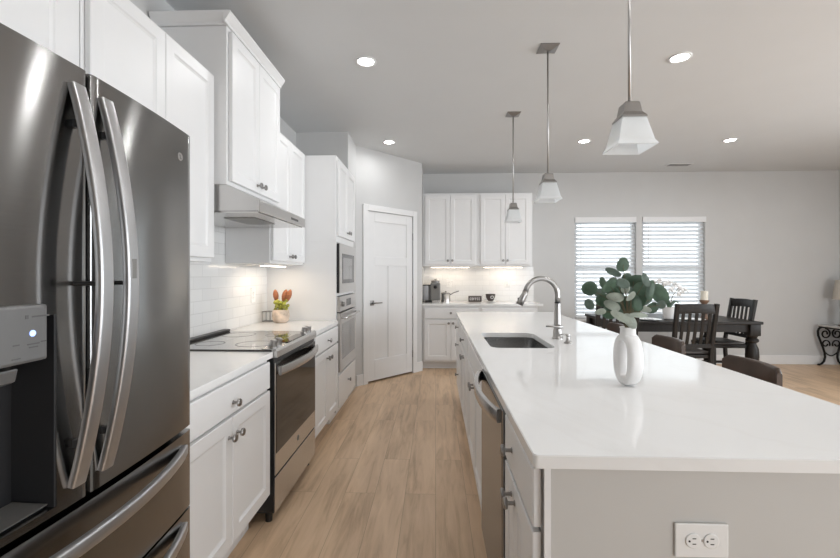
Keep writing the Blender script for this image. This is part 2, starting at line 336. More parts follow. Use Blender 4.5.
def blind(a, label, val_r):
    h = WZ[1] - WZ[0]; w_ = (a[1] - a[0]) / 2 - .004
    t = thing('window_blind', label, 'blind', ((a[0] + a[1]) / 2, BY + .012, WZ[0]), 0, 'white blinds over the dining windows')
    B().box(-w_, -.028, h - .075, w_ + val_r, -.014, h + .005, .003).out('valance', 'trim', t)
    B().box(-w_ + .004, -.012, h - .05, w_ - .004, .03, h - .004).out('headrail', 'trim', t)
    b = B(); z = h - .085; pit = .0575
    while z > .05:
        th = math.radians(47); m = Matrix.Translation((0, .022, z)) @ Matrix.Rotation(th, 4, 'X')
        b.box(-w_ + .006, -.025, -.0014, w_ - .006, .025, .0014, 0, 1, m); z -= pit
    b.out('slats', 'slat', t)
    B().box(-w_ + .006, -.012, .008, w_ - .006, .03, .03, .004).out('bottom_rail', 'trim', t)
    b = B()
    for x in (-w_ + .12, w_ - .12): b.box(x - .002, -.0155, .03, x + .002, -.0145, h - .075)
    b.out('ladder_cord', 'trim', t)
    b = B().cyl((-w_ + .085, -.02, h - .08), (-w_ + .085, -.02, h - .72), .004, None, 8); b.out('tilt_wand', 'trim', t)
blind(W1, 'white horizontal blind on the left dining window', 0); blind(W2, 'white horizontal blind on the right dining window', .012)
b = B()
struct('trim_2', B().box(W1[0] - .03, BY - .045, WZ[0] - .03, W2[1] + .03, BY - .0005, WZ[0], .004), 'trim', 'white window stool under both dining windows', 'window sill')

# ------------------------------------------------------------------ cabinets
RL, RI, RB = PI / 2, -PI / 2, 0         # left run faces +x, island faces -x, back run faces -y
def shaker(x0, z0, x1, z1, fw=.055, y=-.022):
    e = .0025
    return B().rings([(x0, z0, x1, z1, y + e), (x0 + e, z0 + e, x1 - e, z1 - e, y), (x0 + fw, z0 + fw, x1 - fw, z1 - fw, y), (x0 + fw + .004, z0 + fw + .004, x1 - fw - .004, z1 - fw - .004, y + .004), (x0 + fw + .012, z0 + fw + .012, x1 - fw - .012, z1 - fw - .012, y + .0085)], -.003)
def slab(x0, z0, x1, z1, y=-.022):
    e = .004
    return B().rings([(x0, z0, x1, z1, y + e), (x0 + e, z0 + e, x1 - e, z1 - e, y)], -.003)
def knob(parent, x, z, y=-.022):
    b = B().lathe([(.009, 0), (.0055, .004), (.0055, .019), (.0155, .022), (.017, .028), (.014, .0325), (.004, .034)], (x, y, z), 14, Matrix.Rotation(PI / 2, 4, 'X'))
    return b.out('knob', 'knob', parent, 'auto')
def cabinet(name, label, loc, rotz, w_, d, z0, z1, fronts, toe=0.0, group=None, cat='cabinet', mtl='cab'):
    t = thing(name, label, cat, loc, rotz, group)
    bz = z0 + toe
    B().box(0, 0, bz, w_, d, z1, .0015, 1).out('carcass', mtl, t)
    if toe: B().box(0.001, .095, z0, w_ - .001, d, bz - .0005).out('toe_kick', mtl, t)
    for f in fronts:
        k, x0, a, x1, c_ = f[:5]
        o = (shaker if k in ('door', 'sdrawer') else slab)(x0, a, x1, c_).out('drawer' if 'drawer' in k else ('false_front' if k == 'false' else 'door'), mtl, t)
        for kx, kz in f[5:]: knob(o, kx, kz)
    return t
FX = -0.865                     # face frame plane of the left base run
NY0, NY1 = 1.349, 2.125         # near base cabinet
w_ = NY1 - NY0; h2 = w_ / 2
cabinet('base_cabinet', 'white base cabinet with one drawer and two doors between refrigerator and range', (FX, NY0, 0), RL, w_, FX - WX - .002, 0, ZC - .031,
        [('drawer', .012, .728, w_ - .012, .862, (.372, .775)), ('door', .012, .185, .368, .715, (.335, .64)), ('door', .372, .185, w_ - .012, .715, (.405, .64))], .155, 'white base cabinets on the left wall')
FY0, FY1 = 2.905, 3.622; w_ = FY1 - FY0; h2 = w_ / 2
cabinet('base_cabinet', 'white base cabinet with drawer over doors between range and oven tower', (FX, FY0, 0), RL, w_, FX - WX - .002, 0, ZC - .031,
        [('drawer', .015, .728, w_ - .012, .862, (h2, .79)), ('door', .015, .155, h2 - .002, .715, (h2 - .035, .655)), ('door', h2 + .002, .155, w_ - .012, .715, (h2 + .035, .655))], .125, 'white base cabinets on the left wall')
# worktops on the left run
tag(B().box(WX + .0015, NY0 - .003, ZC - .03, -.845, 2.157, ZC, .003).out('worktop', 'quartz'), 'white quartz worktop between the refrigerator and the range', 'countertop')
tag(B().box(WX + .0015, FY0 - .003, ZC - .03, -.845, FY1 + .004, ZC, .003).out('worktop', 'quartz'), 'white quartz worktop between the range and oven tower', 'countertop')
struct('trim_3', B().box(WX, NY0 - .003, ZC + .001, WX + .009, FY1, 1.80), 'tileL', 'glossy white subway tile backsplash on the left wall', 'backsplash')
# oven tower
TY0, TY1 = 3.628, 4.40; w_ = TY1 - TY0; h2 = w_ / 2; TXF = -.865; TD = TXF - WX - .002
tt = thing('oven_tower_cabinet', 'tall white oven tower holding microwave and wall oven', 'cabinet', (TXF, TY0, 0), RL)
b = B(); b.box(0, .06, 0, w_, TD, .1)
b.box(0, 0, .1, w_, TD, .445, .0015, 1).box(0, 0, 1.59, w_, TD, 2.345, .0015, 1).box(0, 0, .445, .03, TD, 1.59).box(w_ - .03, 0, .445, w_, TD, 1.59).box(.03, .5, .445, w_ - .03, TD, 1.59).box(.03, 0, 1.115, w_ - .03, .5, 1.138)
b.out('carcass', 'cab', tt)
o = slab(.015, .14, w_ - .015, .415).out('drawer', 'cab', tt); knob(o, h2, .30)
for x0, x1, kx in ((.03, h2 - .002, h2 - .035), (h2 + .002, w_ - .03, h2 + .035)):
    o = shaker(x0, 1.645, x1, 2.315).out('door', 'cab', tt); knob(o, kx, 1.70)
# microwave
mw = thing('microwave', 'stainless built-in microwave above the wall oven in the tower', 'microwave', (TXF, TY0, 1.14), RL)
B().box(.035, .002, .0015, w_ - .035, .40, .435).out('body', 'dark', mw)
b = B(); h = .44; o_ = .02
b.box(o_, -.03, 0, .10, -.002, h, .003).box(w_ - .10, -.03, 0, w_ - o_, -.002, h, .003).box(.10, -.03, 0, w_ - .10, -.002, .085, .003).box(.10, -.03, h - .085, w_ - .10, -.002, h, .003)
b.out('trim_frame', 'steel', mw)
B().box(.101, -.026, .086, w_ - .101, -.003, h - .086).out('door', 'glassblack', mw)
B().box(.15, -.0275, .12, w_ - .21, -.0262, h - .12).out('door_window', 'ovenglass', mw)
B().box(o_ - .006, -.022, .004, o_ - .0005, -.003, h - .004).out('side_gasket', 'dark', mw)
# wall oven
ov = thing('wall_oven', 'stainless wall oven under the microwave in the tower', 'oven', (TXF, TY0, .447), RL)
B().box(.035, .002, .002, w_ - .035, .48, .660).out('body', 'dark', ov)
B().box(o_, -.03, .53, w_ - o_, -.002, .662, .003).out('control_panel', 'steel', ov)
B().box(h2 - .10, -.0315, .565, h2 + .10, -.0302, .63).out('display', 'glassblack', ov)
for kx in (.10,): B().lathe([(.024, 0), (.022, .022), (.006, .024)], (kx, -.030, .595), 18, Matrix.Rotation(PI / 2, 4, 'X')).out('control_knob', 'knob', ov, 'auto')
od = B().box(o_, -.032, 0, w_ - o_, -.002, .518, .003).out('door', 'steel', ov)
B().box(.10, -.0335, .10, w_ - .10, -.0322, .42).out('door_window', 'ovenglass', od)
B().tube([(o_ + .05, -.032, .475), (o_ + .05, -.068, .475)], .009).tube([(w_ - o_ - .05, -.032, .475), (w_ - o_ - .05, -.068, .475)], .009).tube([(o_ + .03, -.068, .475), (h2, -.07, .475), (w_ - o_ - .03, -.068, .475)], .011).out('door_handle', 'steelh', od, True)

# wall cabinets on the left
UX = -1.155; UD = UX - WX - .002
def upper(label, y0, y1, z0, z1, x=UX, kn=True, split=2, group='white wall cabinets on the left wall', kz=.06, mar=.014):
    w_ = y1 - y0; n = split; fr = []
    for i in range(n):
        a = mar if i == 0 else w_ * i / n + .002; c_ = w_ - mar if i == n - 1 else w_ * (i + 1) / n - .002
        k = ((a + c_) / 2,) ; kx = (c_ - .03) if (i % 2 == 0) else (a + .03)
        fr.append(('door', a, z0 + .02, c_, z1 - .02) + (((kx, z0 + kz),) if kn else ()))
    return cabinet('wall_cabinet', label, (x, y0, 0), RL, w_, x - WX - .0105, z0, z1, fr, 0, group)
upper('white wall cabinet above the refrigerator', .385, 1.322, 1.86, 2.345, mar=.055)
upper('white wall cabinet between refrigerator and range hood, doors above the worktop', 1.326, 2.126, 1.372, 2.345)
upper('white wall cabinet between range hood and oven tower', 2.888, 3.624, 1.385, 2.365)
rc = upper('raised white cabinet with crown moulding above the range hood', 2.134, 2.845, 1.775, 2.595, x=-1.08, mar=.02)
RW = 2.845 - 2.134
b = B()
prof = [(0, 0), (-.010, 0), (-.010, .014), (-.018, .024), (-.034, .048), (-.034, .06), (0, .06)]
b.prism([(p[0] - .0005, 2.596 + p[1]) for p in prof], -.034, RW + .034, 'X')
D_ = -1.08 - WX - .011
b.prism([(p[0] - .0005, 2.596 + p[1]) for p in prof], -.0, D_, 'Y').prism([(RW - p[0] + .0005, 2.596 + p[1]) for p in prof], 0, D_, 'Y')
b.box(0, 0, 2.596, RW, D_, 2.656)
b.out('crown_moulding', 'cab', rc)
# range hood
hd = thing('range_hood', 'stainless under-cabinet range hood above the cooktop', 'range hood', (-1.08, 2.137, 0), RL)
HW = 2.883 - 2.137; hb, fx = 1.632, -.172
B().prism([(.38, 1.7735), (.002, 1.7735), (fx + .004, hb + .062), (fx + .004, hb + .006), (.38, hb + .006)], 0, HW, 'X').out('canopy', 'steelh', hd)
B().box(-.002, fx - .004, hb, HW + .002, fx + .006, hb + .058, .003).out('front_lip', 'steel', hd)
B().box(.012, fx + .012, hb - .003, HW - .012, .37, hb + .0055).out('filter_panel', 'steelh', hd)
B().box(.20, -.06, hb - .0075, .50, .12, hb - .0032, .003).out('grease_filter', 'greyplastic', hd)
B().box(HW * .62, fx - .0052, hb + .02, HW * .80, fx - .0042, hb + .034).out('switch_strip', 'greyprint', hd)
# under-cabinet lights
def ucl(label, loc, rotz, length, power):
    t = thing('under_cabinet_light', label, 'light', loc, rotz, 'under-cabinet light bars')
    B().box(-length / 2, -.018, .006, length / 2, .018, .018, .002).out('housing', 'plate', t)
    B().box(-length / 2 + .006, -.014, .001, length / 2 - .006, .014, .0055).out('diffuser', 'ucl', t)
    l = bpy.data.lights.new('light_source', 'AREA'); l.shape = 'RECTANGLE'; l.size = length - .02; l.size_y = .03; l.energy = power; l.color = (1.0, .83, .64)
    lo = bpy.data.objects.new('light_source', l); C.objects.link(lo); lo.parent = t; lo.location = (0, 0, -.002)
ucl('warm light bar under the wall cabinet beside the oven tower', (-1.27, 3.26, 1.366), RL, .46, 0.8)
ucl('warm light bar under the wall cabinet beside the refrigerator', (-1.40, 1.76, 1.353), RL, .5, 0.25)

# ------------------------------------------------------------------ range
RY0, RY1 = 2.162, 2.892; RWD = RY1 - RY0
rg = thing('range', 'stainless slide-in electric range with black glass cooktop', 'range', (FX, RY0, 0), RL)
B().box(0, -.020, .06, RWD, .595, .868).box(0, -.004, .868, RWD, .595, .895).out('body', 'dark', rg)
B().box(.003, -.01, .895, RWD - .003, .595, .9135, .003).out('cooktop', 'cooktop', rg)
for cx, cy, r in ((.19, .16, .10), (.54, .16, .075), (.19, .42, .075), (.54, .42, .10)):
    B().lathe([(r, 0), (r + .003, 0), (r + .003, .0004), (r, .0004)], (cx, cy, .9137), 40, None, False).out('burner_mark', 'greyprint', rg)
B().box(.03, .555, .9137, RWD - .03, .60, .930, .006).out('rear_vent', 'dark', rg)
B().prism([(.045, .921), (-.03, .918), (-.038, .905), (-.038, .872), (-.004, .872), (-.0105, .9135), (.045, .9138)], .003, RWD - .003, 'X').out('control_panel', 'steelh', rg)
B().box(.20, -.024, .9185, RWD - .20, .035, .9225, .001).out('display', 'glassblack', rg)
for kx in (.06, .13, RWD - .13, RWD - .06):
    B().lathe([(.025, 0), (.025, .007), (.021, .010), (.020, .036), (.016, .039), (.004, .0395)], (kx, .008, .919), 20, Matrix.Rotation(math.radians(12), 4, 'X')).out('control_knob', 'nickel', rg, 'auto')
dr_ = B().box(.004, -.030, .255, RWD - .004, -.0205, .37, .003).box(.004, -.030, .37, .05, -.0205, .845, .003).box(RWD - .05, -.030, .37, RWD - .004, -.0205, .845, .003).box(.05, -.030, .79, RWD - .05, -.0205, .845, .003).out('oven_door', 'steelh', rg)
B().box(.012, -.0322, .368, RWD - .012, -.0302, .845, .001).out('door_glass', 'glassblack', dr_)
hp = [(.02 + (RWD - .04) * i / 14, -.048 - .034 * math.sin(PI * i / 14), .80) for i in range(15)]
B().tube(hp, 1, 12, (.024, .008), (0, 1, 0)).box(.025, -.048, .782, .06, -.030, .818, .003).box(RWD - .06, -.048, .782, RWD - .025, -.030, .818, .003).out('door_handle', 'steelh', dr_, 'auto')
B().lathe([(.017, 0), (.017, .0015), (.015, .002)], (RWD / 2, -.0302, .315), 24, Matrix.Rotation(PI / 2, 4, 'X')).out('round_badge', 'greyplastic', dr_)
B().box(.004, -.030, .06, RWD - .004, -.0205, .245, .004).out('storage_drawer', 'steelh', rg)
for x in (.04, RWD - .04):
    for y in (.02, .5): B().cyl((x, y, 0), (x, y, .0595), .018).out('foot', 'dark', rg)

# ------------------------------------------------------------------ refrigerator
FRX = -.797; fy0, fy1, fs = .452, 1.342, .905
fr = thing('refrigerator', 'dark stainless french-door refrigerator with water dispenser', 'refrigerator', (FRX, 0, 0), 0)
def P(y0, y1, x0, x1, z0, z1, bev=0, bb=None): return (bb or B()).box(x0, y0, z0, x1, y1, z1, bev)
P(fy0 + .004, fy1 - .004, WX + .03 - FRX, -.095, .03, 1.735).out('case', 'greyplastic', fr)
for y in (fy0 + .06, fy1 - .14): B().box(-.2, y, 1.736, -.1, y + .08, 1.752, .004).out('hinge_cover', 'dark', fr)
for y in (fy0 + .05, fy1 - .05):
    for x in (-.15, -.6): B().cyl((x, y, 0), (x, y, .0295), .02).out('foot', 'dark', fr)
P(fy0 + .01, fy1 - .01, -.0945, -.07, .04, 1.73).out('gasket', 'gasket', fr)
def front_panel(y0, y1, z0, z1, crown=.028, n=14, rl=.012, rr=.012):
    # curved door front: profile in plan, extruded in z
    pts = []
    for i in range(n + 1):
        y = y0 + (y1 - y0) * i / n; q = (y - fy0) / (fy1 - fy0) * 2 - 1
        pts.append((crown * (1 - q * q) * 1.0, y))
    e = .008
    poly = [(-.0695, y0), (pts[0][0] - e, y0), (pts[0][0] - e * .3, y0 + e * .3)] + [(p[0], min(max(p[1], y0 + e), y1 - e)) for p in pts] + [(pts[-1][0] - e * .3, y1 - e * .3), (pts[-1][0] - e, y1), (-.0695, y1)]
    return B().prism(poly, z0, z1, 'Z')
dR = front_panel(fs + .004, fy1, .822, 1.757).out('door', 'fridge', fr, 'auto')
# left door carries the dispenser: built around its recess
cy0, cy1, cz0, cz1 = .545, .826, .838, 1.228
def lx(y):
    q = (y - fy0) / (fy1 - fy0) * 2 - 1; return .028 * (1 - q * q)
bb = B()
for (a, c_, z0, z1) in ((fy0, cy0, .822, 1.757), (cy1, fs - .004, .822, 1.757), (cy0, cy1, .822, cz0), (cy0, cy1, cz1, 1.757)):
    n = 10; ys = [a + (c_ - a) * i / n for i in range(n + 1)]
    e = .008; f0 = [(lx(y), y) for y in ys]
    if c_ == fs - .004: f0 = [p for p in f0 if p[1] < c_ - e] + [(lx(c_), c_ - e), (lx(c_) - e * .3, c_ - e * .3), (lx(c_) - e, c_)]
    bb.prism([(-.0695, a)] + f0 + [(-.0695, c_)], z0, z1, 'Z')
bmesh.ops.remove_doubles(bb.bm, verts=bb.bm.verts, dist=1e-5)
dL = bb.out('door', 'fridge', fr, 'auto')
t = .004
b = B().box(-.0690, cy0, cz0, -.064, cy1, cz1).box(-.064, cy0, cz0, .009, cy0 + t, cz1).box(-.064, cy1 - t, cz0, .025, cy1, cz1).box(-.064, cy0 + t, cz1 - t, .004, cy1 - t, cz1).box(-.064, cy0 + t, cz0, .004, cy1 - t, cz0 + t)
b.out('dispenser_recess', 'cavity', dL)
b = B().prism([(-.06, cz0 + .0045), (.012, cz0 + .0045), (.014, cz0 + .008), (-.06, cz0 + .010)], cy0 + .006, cy1 - .006, 'Y').out('drip_tray', 'greyplastic', dL)
cp = B().box(-.03, cy0 - .01, 1.143, .036, .798, 1.252, .006).out('control_panel', 'dispenser', dL)
B().lathe([(.006, 0), (.006, .0008)], (.0362, .766, 1.198), 18, Matrix.Rotation(PI / 2, 4, 'Y')).out('indicator_light', 'blue', cp)
b = B(); px = .0362
for y, z, l in ((.768, 1.178, .024), (.768, 1.172, .018), (.735, 1.180, .012), (.735, 1.155, .016), (.789, 1.18, .012)): b.box(px, y - l / 2, z - .0012, px + .0004, y + l / 2, z + .0012)
b.box(px, .765, 1.228, px + .0004, .800, 1.231); b.box(px, .752, 1.226, px + .0004, .758, 1.233)
b.out('printed_marks', 'greyprint', cp)
B().prism([(-.02, 1.134), (.018, 1.134), (.012, 1.108), (-.01, 1.100), (-.02, 1.11)], .70, .758, 'Y', .004).out('ice_chute', 'dispenser', dL)
# freezer drawers
dA = front_panel(fy0, fy1, .562, .806).out('freezer_drawer', 'fridge', fr, 'auto')
dB = front_panel(fy0, fy1, .085, .554).out('freezer_drawer', 'fridge', fr, 'auto')
B().box(-.0695, fy0 + .01, .03, -.02, fy1 - .01, .08).out('grille', 'dark', fr)
def vhandle(y, parent):
    z0, z1 = .862, 1.712; n = 22
    pts = [(lx(y) + .062 * math.sin(PI * i / n) ** .9, y, z0 + (z1 - z0) * i / n) for i in range(n + 1)]
    pts = [(p[0] + .004, p[1], p[2]) for p in pts]
    B().tube(pts, 1, 20, (.0175, .0085), (1, 0, 0)).out('handle', 'handle', parent, 'auto')
    for z in (1.63, .95): B().box(.026, y - .006, z - .008, .050, y + .006, z + .008).out('handle_mount', 'dark', parent)
    B().cyl((.024, y, 1.29), (.08, y, 1.29), .005).out('handle_mount', 'dark', parent)
vhandle(.868, dL); vhandle(.946, dR)
B().box(.1005, .939, 1.300, .1024, .953, 1.345, .0005, 1).out('handle_badge', 'greyplastic', dR)
def hhandle(z, parent):
    n = 20; a, c_ = fy0 + .06, fy1 - .05
    pts = [(lx(a + (c_ - a) * i / n) + .003 + .050 * math.sin(PI * i / n) ** .8, a + (c_ - a) * i / n, z) for i in range(n + 1)]
    B().tube(pts, 1, 16, (.0155, .010), (1, 0, 0)).out('handle', 'handle', parent, 'auto')
hhandle(.758, dA); hhandle(.515, dB)
# round maker's badge near the top far corner of the right door
lg = B(); yb, zb = 1.268, 1.672; xb = lx(yb) + .0006
lg.lathe([(.0125, 0), (.0125, .001)], (xb, yb, zb), 24, Matrix.Rotation(PI / 2, 4, 'Y')).out('round_badge', 'nickel', dR)
b = B(); b.box(xb + .0012, yb - .002, zb - .006, xb + .0016, yb, zb + .006).box(xb + .0012, yb, zb - .006, xb + .0016, yb + .005, zb - .004).box(xb + .0012, yb - .008, zb + .002, xb + .0016, yb - .005, zb + .005); b.out('badge_mark', 'greyprint', dR)

# ------------------------------------------------------------------ island
IX = .245                       # face-frame plane of island cabinets
IY0, IY1 = .948, 4.515; IXL, IXR = .219, 1.247
def icab(label, y0, y1, fronts_fn, group='white island base cabinets'):
    w_ = y1 - y0
    return cabinet('base_cabinet', label, (IX, y1, 0), RI, w_, .595, 0, ZC - .031, fronts_fn(w_), .115, group)
def near_f(w_):
    h2 = w_ / 2   # local x runs from far to near
    h2 = .15; e_ = w_ + .014
    return [('drawer', .008, .728, e_, .862, (.13, .795)), ('door', .008, .155, h2 - .002, .715, (h2 - .025, .665)), ('door', h2 + .002, .155, e_, .715, (h2 + .025, .665))]
icab('white island cabinet at the near end beside the dishwasher', .990, 1.366, near_f)
DY0, DY1 = 1.372, 1.976
def sink_f(w_):
    h2 = w_ / 2
    return [('false', .012, .728, w_ - .012, .862), ('door', .012, .155, h2 - .002, .715, (h2 - .035, .655)), ('door', h2 + .002, .155, w_ - .012, .715, (h2 + .035, .655))]
sk = None
def sink_cab():
    y0, y1 = 1.982, 2.93; w_ = y1 - y0
    t = thing('sink_cabinet', 'white island sink cabinet just beyond the dishwasher', 'cabinet', (IX, y1, 0), RI, 'white island base cabinets')
    b = B(); b.box(0, 0, .115, w_, .02, ZC - .031).box(0, .02, .115, .018, .595, ZC - .031).box(w_ - .018, .02, .115, w_, .595, ZC - .031).box(.018, .02, .115, w_ - .018, .577, .135).box(.018, .577, .115, w_ - .018, .595, ZC - .031)
    b.out('carcass', 'cab', t); B().box(.001, .095, 0, w_ - .001, .595, .1145).out('toe_kick', 'cab', t)
    for f in sink_f(w_):
        k, x0, a, x1, c_ = f[:5]; o = (shaker if k == 'door' else slab)(x0, a, x1, c_).out('door' if k == 'door' else 'false_front', 'cab', t)
        for kx, kz in f[5:]: knob(o, kx, kz)
sink_cab()
icab('white island cabinet with drawer above two doors beyond the sink', 2.934, 3.72, lambda w_: [('drawer', .012, .728, w_ - .012, .862, (w_ / 2, .79)), ('door', .012, .155, w_ / 2 - .002, .715, (w_ / 2 - .035, .655)), ('door', w_ / 2 + .002, .155, w_ - .012, .715, (w_ / 2 + .035, .655))])
icab('white island drawer stack at the far end', 3.724, 4.49, lambda w_: [('drawer', .012, .728, w_ - .012, .862, (w_ / 2, .79)), ('drawer', .012, .445, w_ - .012, .715, (w_ / 2, .62)), ('drawer', .012, .155, w_ - .012, .432, (w_ / 2, .33))])
# island knee wall and end panels
ip = thing('island_end_panel', 'greige painted island panel facing the camera under the white quartz', 'island', (.85, .99, 0))
B().box(.262 - .85, -.028, 0, .12, -.004, ZC - .031).out('end_panel', 'greige', ip)
tag(B().box(-.006, -.003, 0, .12, 3.52, ZC - .031).out('island_back_panel', 'greige', None, False, (.85, .99, 0)), 'greige panel on the seating side of the island, behind the stools', 'island')
B().box(.246 - .85, -.03, 0, .2612 - .85, -.024, ZC - .031, .001).out('corner_stile', 'cab', ip)
B().box(.2615 - .85, -.040, 0, .121, -.0285, .10, .003).out('baseboard', 'trim', ip)
# island worktop with sink cut-out
SX0, SX1, SY0, SY1, SR = .308, .662, 2.318, 2.912, .055
def rrect(x0, y0, x1, y1, r, n=6):
    pts = []
    for cx, cy, a in ((x1 - r, y1 - r, 0), (x0 + r, y1 - r, 90), (x0 + r, y0 + r, 180), (x1 - r, y0 + r, 270)):
        for i in range(n + 1): th = math.radians(a + 90 * i / n); pts.append((cx + r * math.cos(th), cy + r * math.sin(th)))
    return pts
b = B(); bm = b.bm
hole = rrect(SX0, SY0, SX1, SY1, SR); outr = rrect(IXL, IY0, IXR, IY1, .012, 6)
for z, top in ((ZC, 1), (ZC - .03, 0)):
    H_ = [bm.verts.new((x, y, z)) for x, y in hole]; O_ = [bm.verts.new((x, y, z)) for x, y in outr]; n = len(hole)
    for i in range(n): bm.faces.new((O_[i], O_[(i + 1) % n], H_[(i + 1) % n], H_[i]))
    if top: Ht, Ot = H_, O_
    else:
        for i in range(n):
            bm.faces.new((Ht[i], Ht[(i + 1) % n], H_[(i + 1) % n], H_[i])); bm.faces.new((Ot[i], Ot[(i + 1) % n], O_[(i + 1) % n], O_[i]))
bmesh.ops.recalc_face_normals(bm, faces=bm.faces)
es = [e for e in bm.edges if all(abs(v.co.z - ZC) < 1e-5 for v in e.verts) and e.calc_face_angle(0) > 1]
bmesh.ops.bevel(bm, geom=es, offset=.002, segments=2, affect='EDGES')
tag(b.out('island_worktop', 'quartz', None, False), 'long white quartz island worktop with an undermount sink', 'countertop')
# sink bowl
sk = thing('sink', 'stainless undermount sink set in the island worktop', 'sink', ((SX0 + SX1) / 2, (SY0 + SY1) / 2, ZC - .031))
b = B(); bm = b.bm; hx, hy = (SX1 - SX0) / 2 - .001, (SY1 - SY0) / 2 - .001; rs = []
for dx, z, r in ((.012, 0, SR), (0, 0, SR), (0, -.01, SR), (-.006, -.17, SR), (-.02, -.19, SR * .9), (-.10, -.198, .05)):
    rs.append([bm.verts.new((x, y, z)) for x, y in rrect(-hx - dx, -hy - dx, hx + dx, hy + dx, r)])
n = len(rs[0])
for a, c_ in zip(rs, rs[1:]):
    for i in range(n): bm.faces.new((a[i], a[(i + 1) % n], c_[(i + 1) % n], c_[i]))
bm.faces.new(rs[-1])
o = b.out('bowl', 'sink', sk, 'auto')
B().lathe([(.045, -.1975), (.045, -.194), (.035, -.194), (.03, -.1965)], (0, .05, 0), 24).out('drain', 'nickel', sk, 'auto')
# dishwasher
dwt = thing('dishwasher', 'stainless dishwasher built into the island', 'dishwasher', (IX, DY1, 0), RI)
w_ = DY1 - DY0
B().box(.002, .002, .10, w_ - .002, .57, ZC - .032).out('tub', 'dark', dwt)
B().box(.004, .05, 0, w_ - .004, .5, .0995).out('toe_kick', 'dark', dwt)
dd = B().box(.003, -.03, .125, w_ - .003, .0015, .868, .005).out('door', 'dwsteel', dwt)
hp = [(.02 + (w_ - .04) * i / 16, -.036 - .042 * math.sin(PI * i / 16) ** .7, .842) for i in range(17)]
B().tube(hp, 1, 12, (.023, .010), (0, 1, 0)).out('handle', 'steelh', dd, 'auto')
# faucet
fc = thing('faucet', 'brushed nickel gooseneck faucet behind the island sink', 'faucet', (.765, 2.665, ZC))
B().lathe([(.034, 0), (.034, .006), (.029, .012), (.024, .06), (.0215, .10), (.019, .17), (.0175, .22)], (0, 0, 0), 24).out('body', 'nickel', fc, 'auto')
B().lathe([(.0182, .221), (.0182, .229)], (0, 0, 0), 20).out('neck_ring', 'dark', fc)
arc = [(0, 0, .23), (0, 0, .26)] + [(-.10 + .10 * math.cos(a), 0, .277 + .10 * math.sin(a)) for a in [PI * i / 14 * .93 for i in range(15)]]
B().tube(arc, .0165, 14).out('spout', 'nickel', fc, True)
B().tube([(-.1973, 0, .300), (-.206, 0, .275), (-.221, 0, .245), (-.237, 0, .212)], [.0172, .0195, .0225, .0235], 16).out('spray_head', 'nickel', fc, True)
B().box(-.248, -.005, .240, -.236, .005, .256, .002).out('spray_button', 'dark', fc)
B().cyl((0, -.018, .075), (0, -.048, .078), .015, .013).tube([(.02, -.040, .078), (-.03, -.045, .08), (-.085, -.052, .084)], [.0075, .006, .0055], 10).out('lever', 'nickel', fc, True)
sd = thing('soap_dispenser', 'small brushed nickel soap pump beside the faucet', 'soap dispenser', (.775, 2.49, ZC))
B().lathe([(.023, 0), (.023, .004), (.016, .009), (.010, .02), (.008, .038), (.012, .044), (.011, .052), (.003, .054)], (0, 0, 0), 18).out('pump', 'nickel', sd, 'auto')
B().tube([(0, 0, .049), (-.03, 0, .052), (-.052, 0, .046)], [.005, .0045, .004], 8).out('nozzle', 'nickel', sd, True)
# outlet on the end panel (horizontal duplex)
def outlet(name, label, loc, rotz, horiz=False, group=None):
    t = thing(name, label, 'outlet', loc, rotz, group)
    if horiz: B().box(-.058, -.006, -.0375, .058, -.0005, .0375, .0025).out('cover_plate', 'plate', t)
    else: B().box(-.038, -.006, -.06, .038, -.0005, .06, .0025).out('cover_plate', 'plate', t)
    for s_ in (-1, 1):
        cx, cz = (s_ * .0195, 0) if horiz else (0, s_ * .0195)
        r = B().lathe([(.0165, 0), (.0165, .0025), (.015, .003)], (cx, -.006, cz), 22, Matrix.Rotation(PI / 2, 4, 'X')).out('receptacle', 'plate', t)
        b = B()
        for d in (-.006, .006):
            if horiz: b.box(cx - .003, -.0094, d - .001, cx + .005, -.0091, d + .001)
            else: b.box(cx + d - .001, -.0094, cz - .002, cx + d + .001, -.0091, cz + .006)
        if horiz: b.lathe([(.0024, 0), (.0024, .0003)], (cx - .0095, -.0091, 0), 10, Matrix.Rotation(PI / 2, 4, 'X'))
        else: b.lathe([(.0024, 0), (.0024, .0003)], (cx, -.0091, cz - .008), 10, Matrix.Rotation(PI / 2, 4, 'X'))
        b.out('slots', 'dark', r)
    B().lathe([(.003, 0), (.002, .001)], (0, -.006, 0), 12, Matrix.Rotation(PI / 2, 4, 'X')).out('screw', 'nickel', t)
    return t
outlet('electrical_outlet', 'white duplex outlet lying sideways on the island end panel', (.592, .962, .717), 0, True)
outlet('electrical_outlet', 'white outlet on the left tile backsplash beside the small plant', (WX + .0095, 3.33, 1.14), RL)
outlet('electrical_outlet', 'white outlet on the coffee counter backsplash above the coffee machine', (.20, BY - .0095, 1.17), 0)
outlet('electrical_outlet', 'white outlet at the right end of the coffee counter backsplash', (1.06, BY - .0095, 1.17), 0)

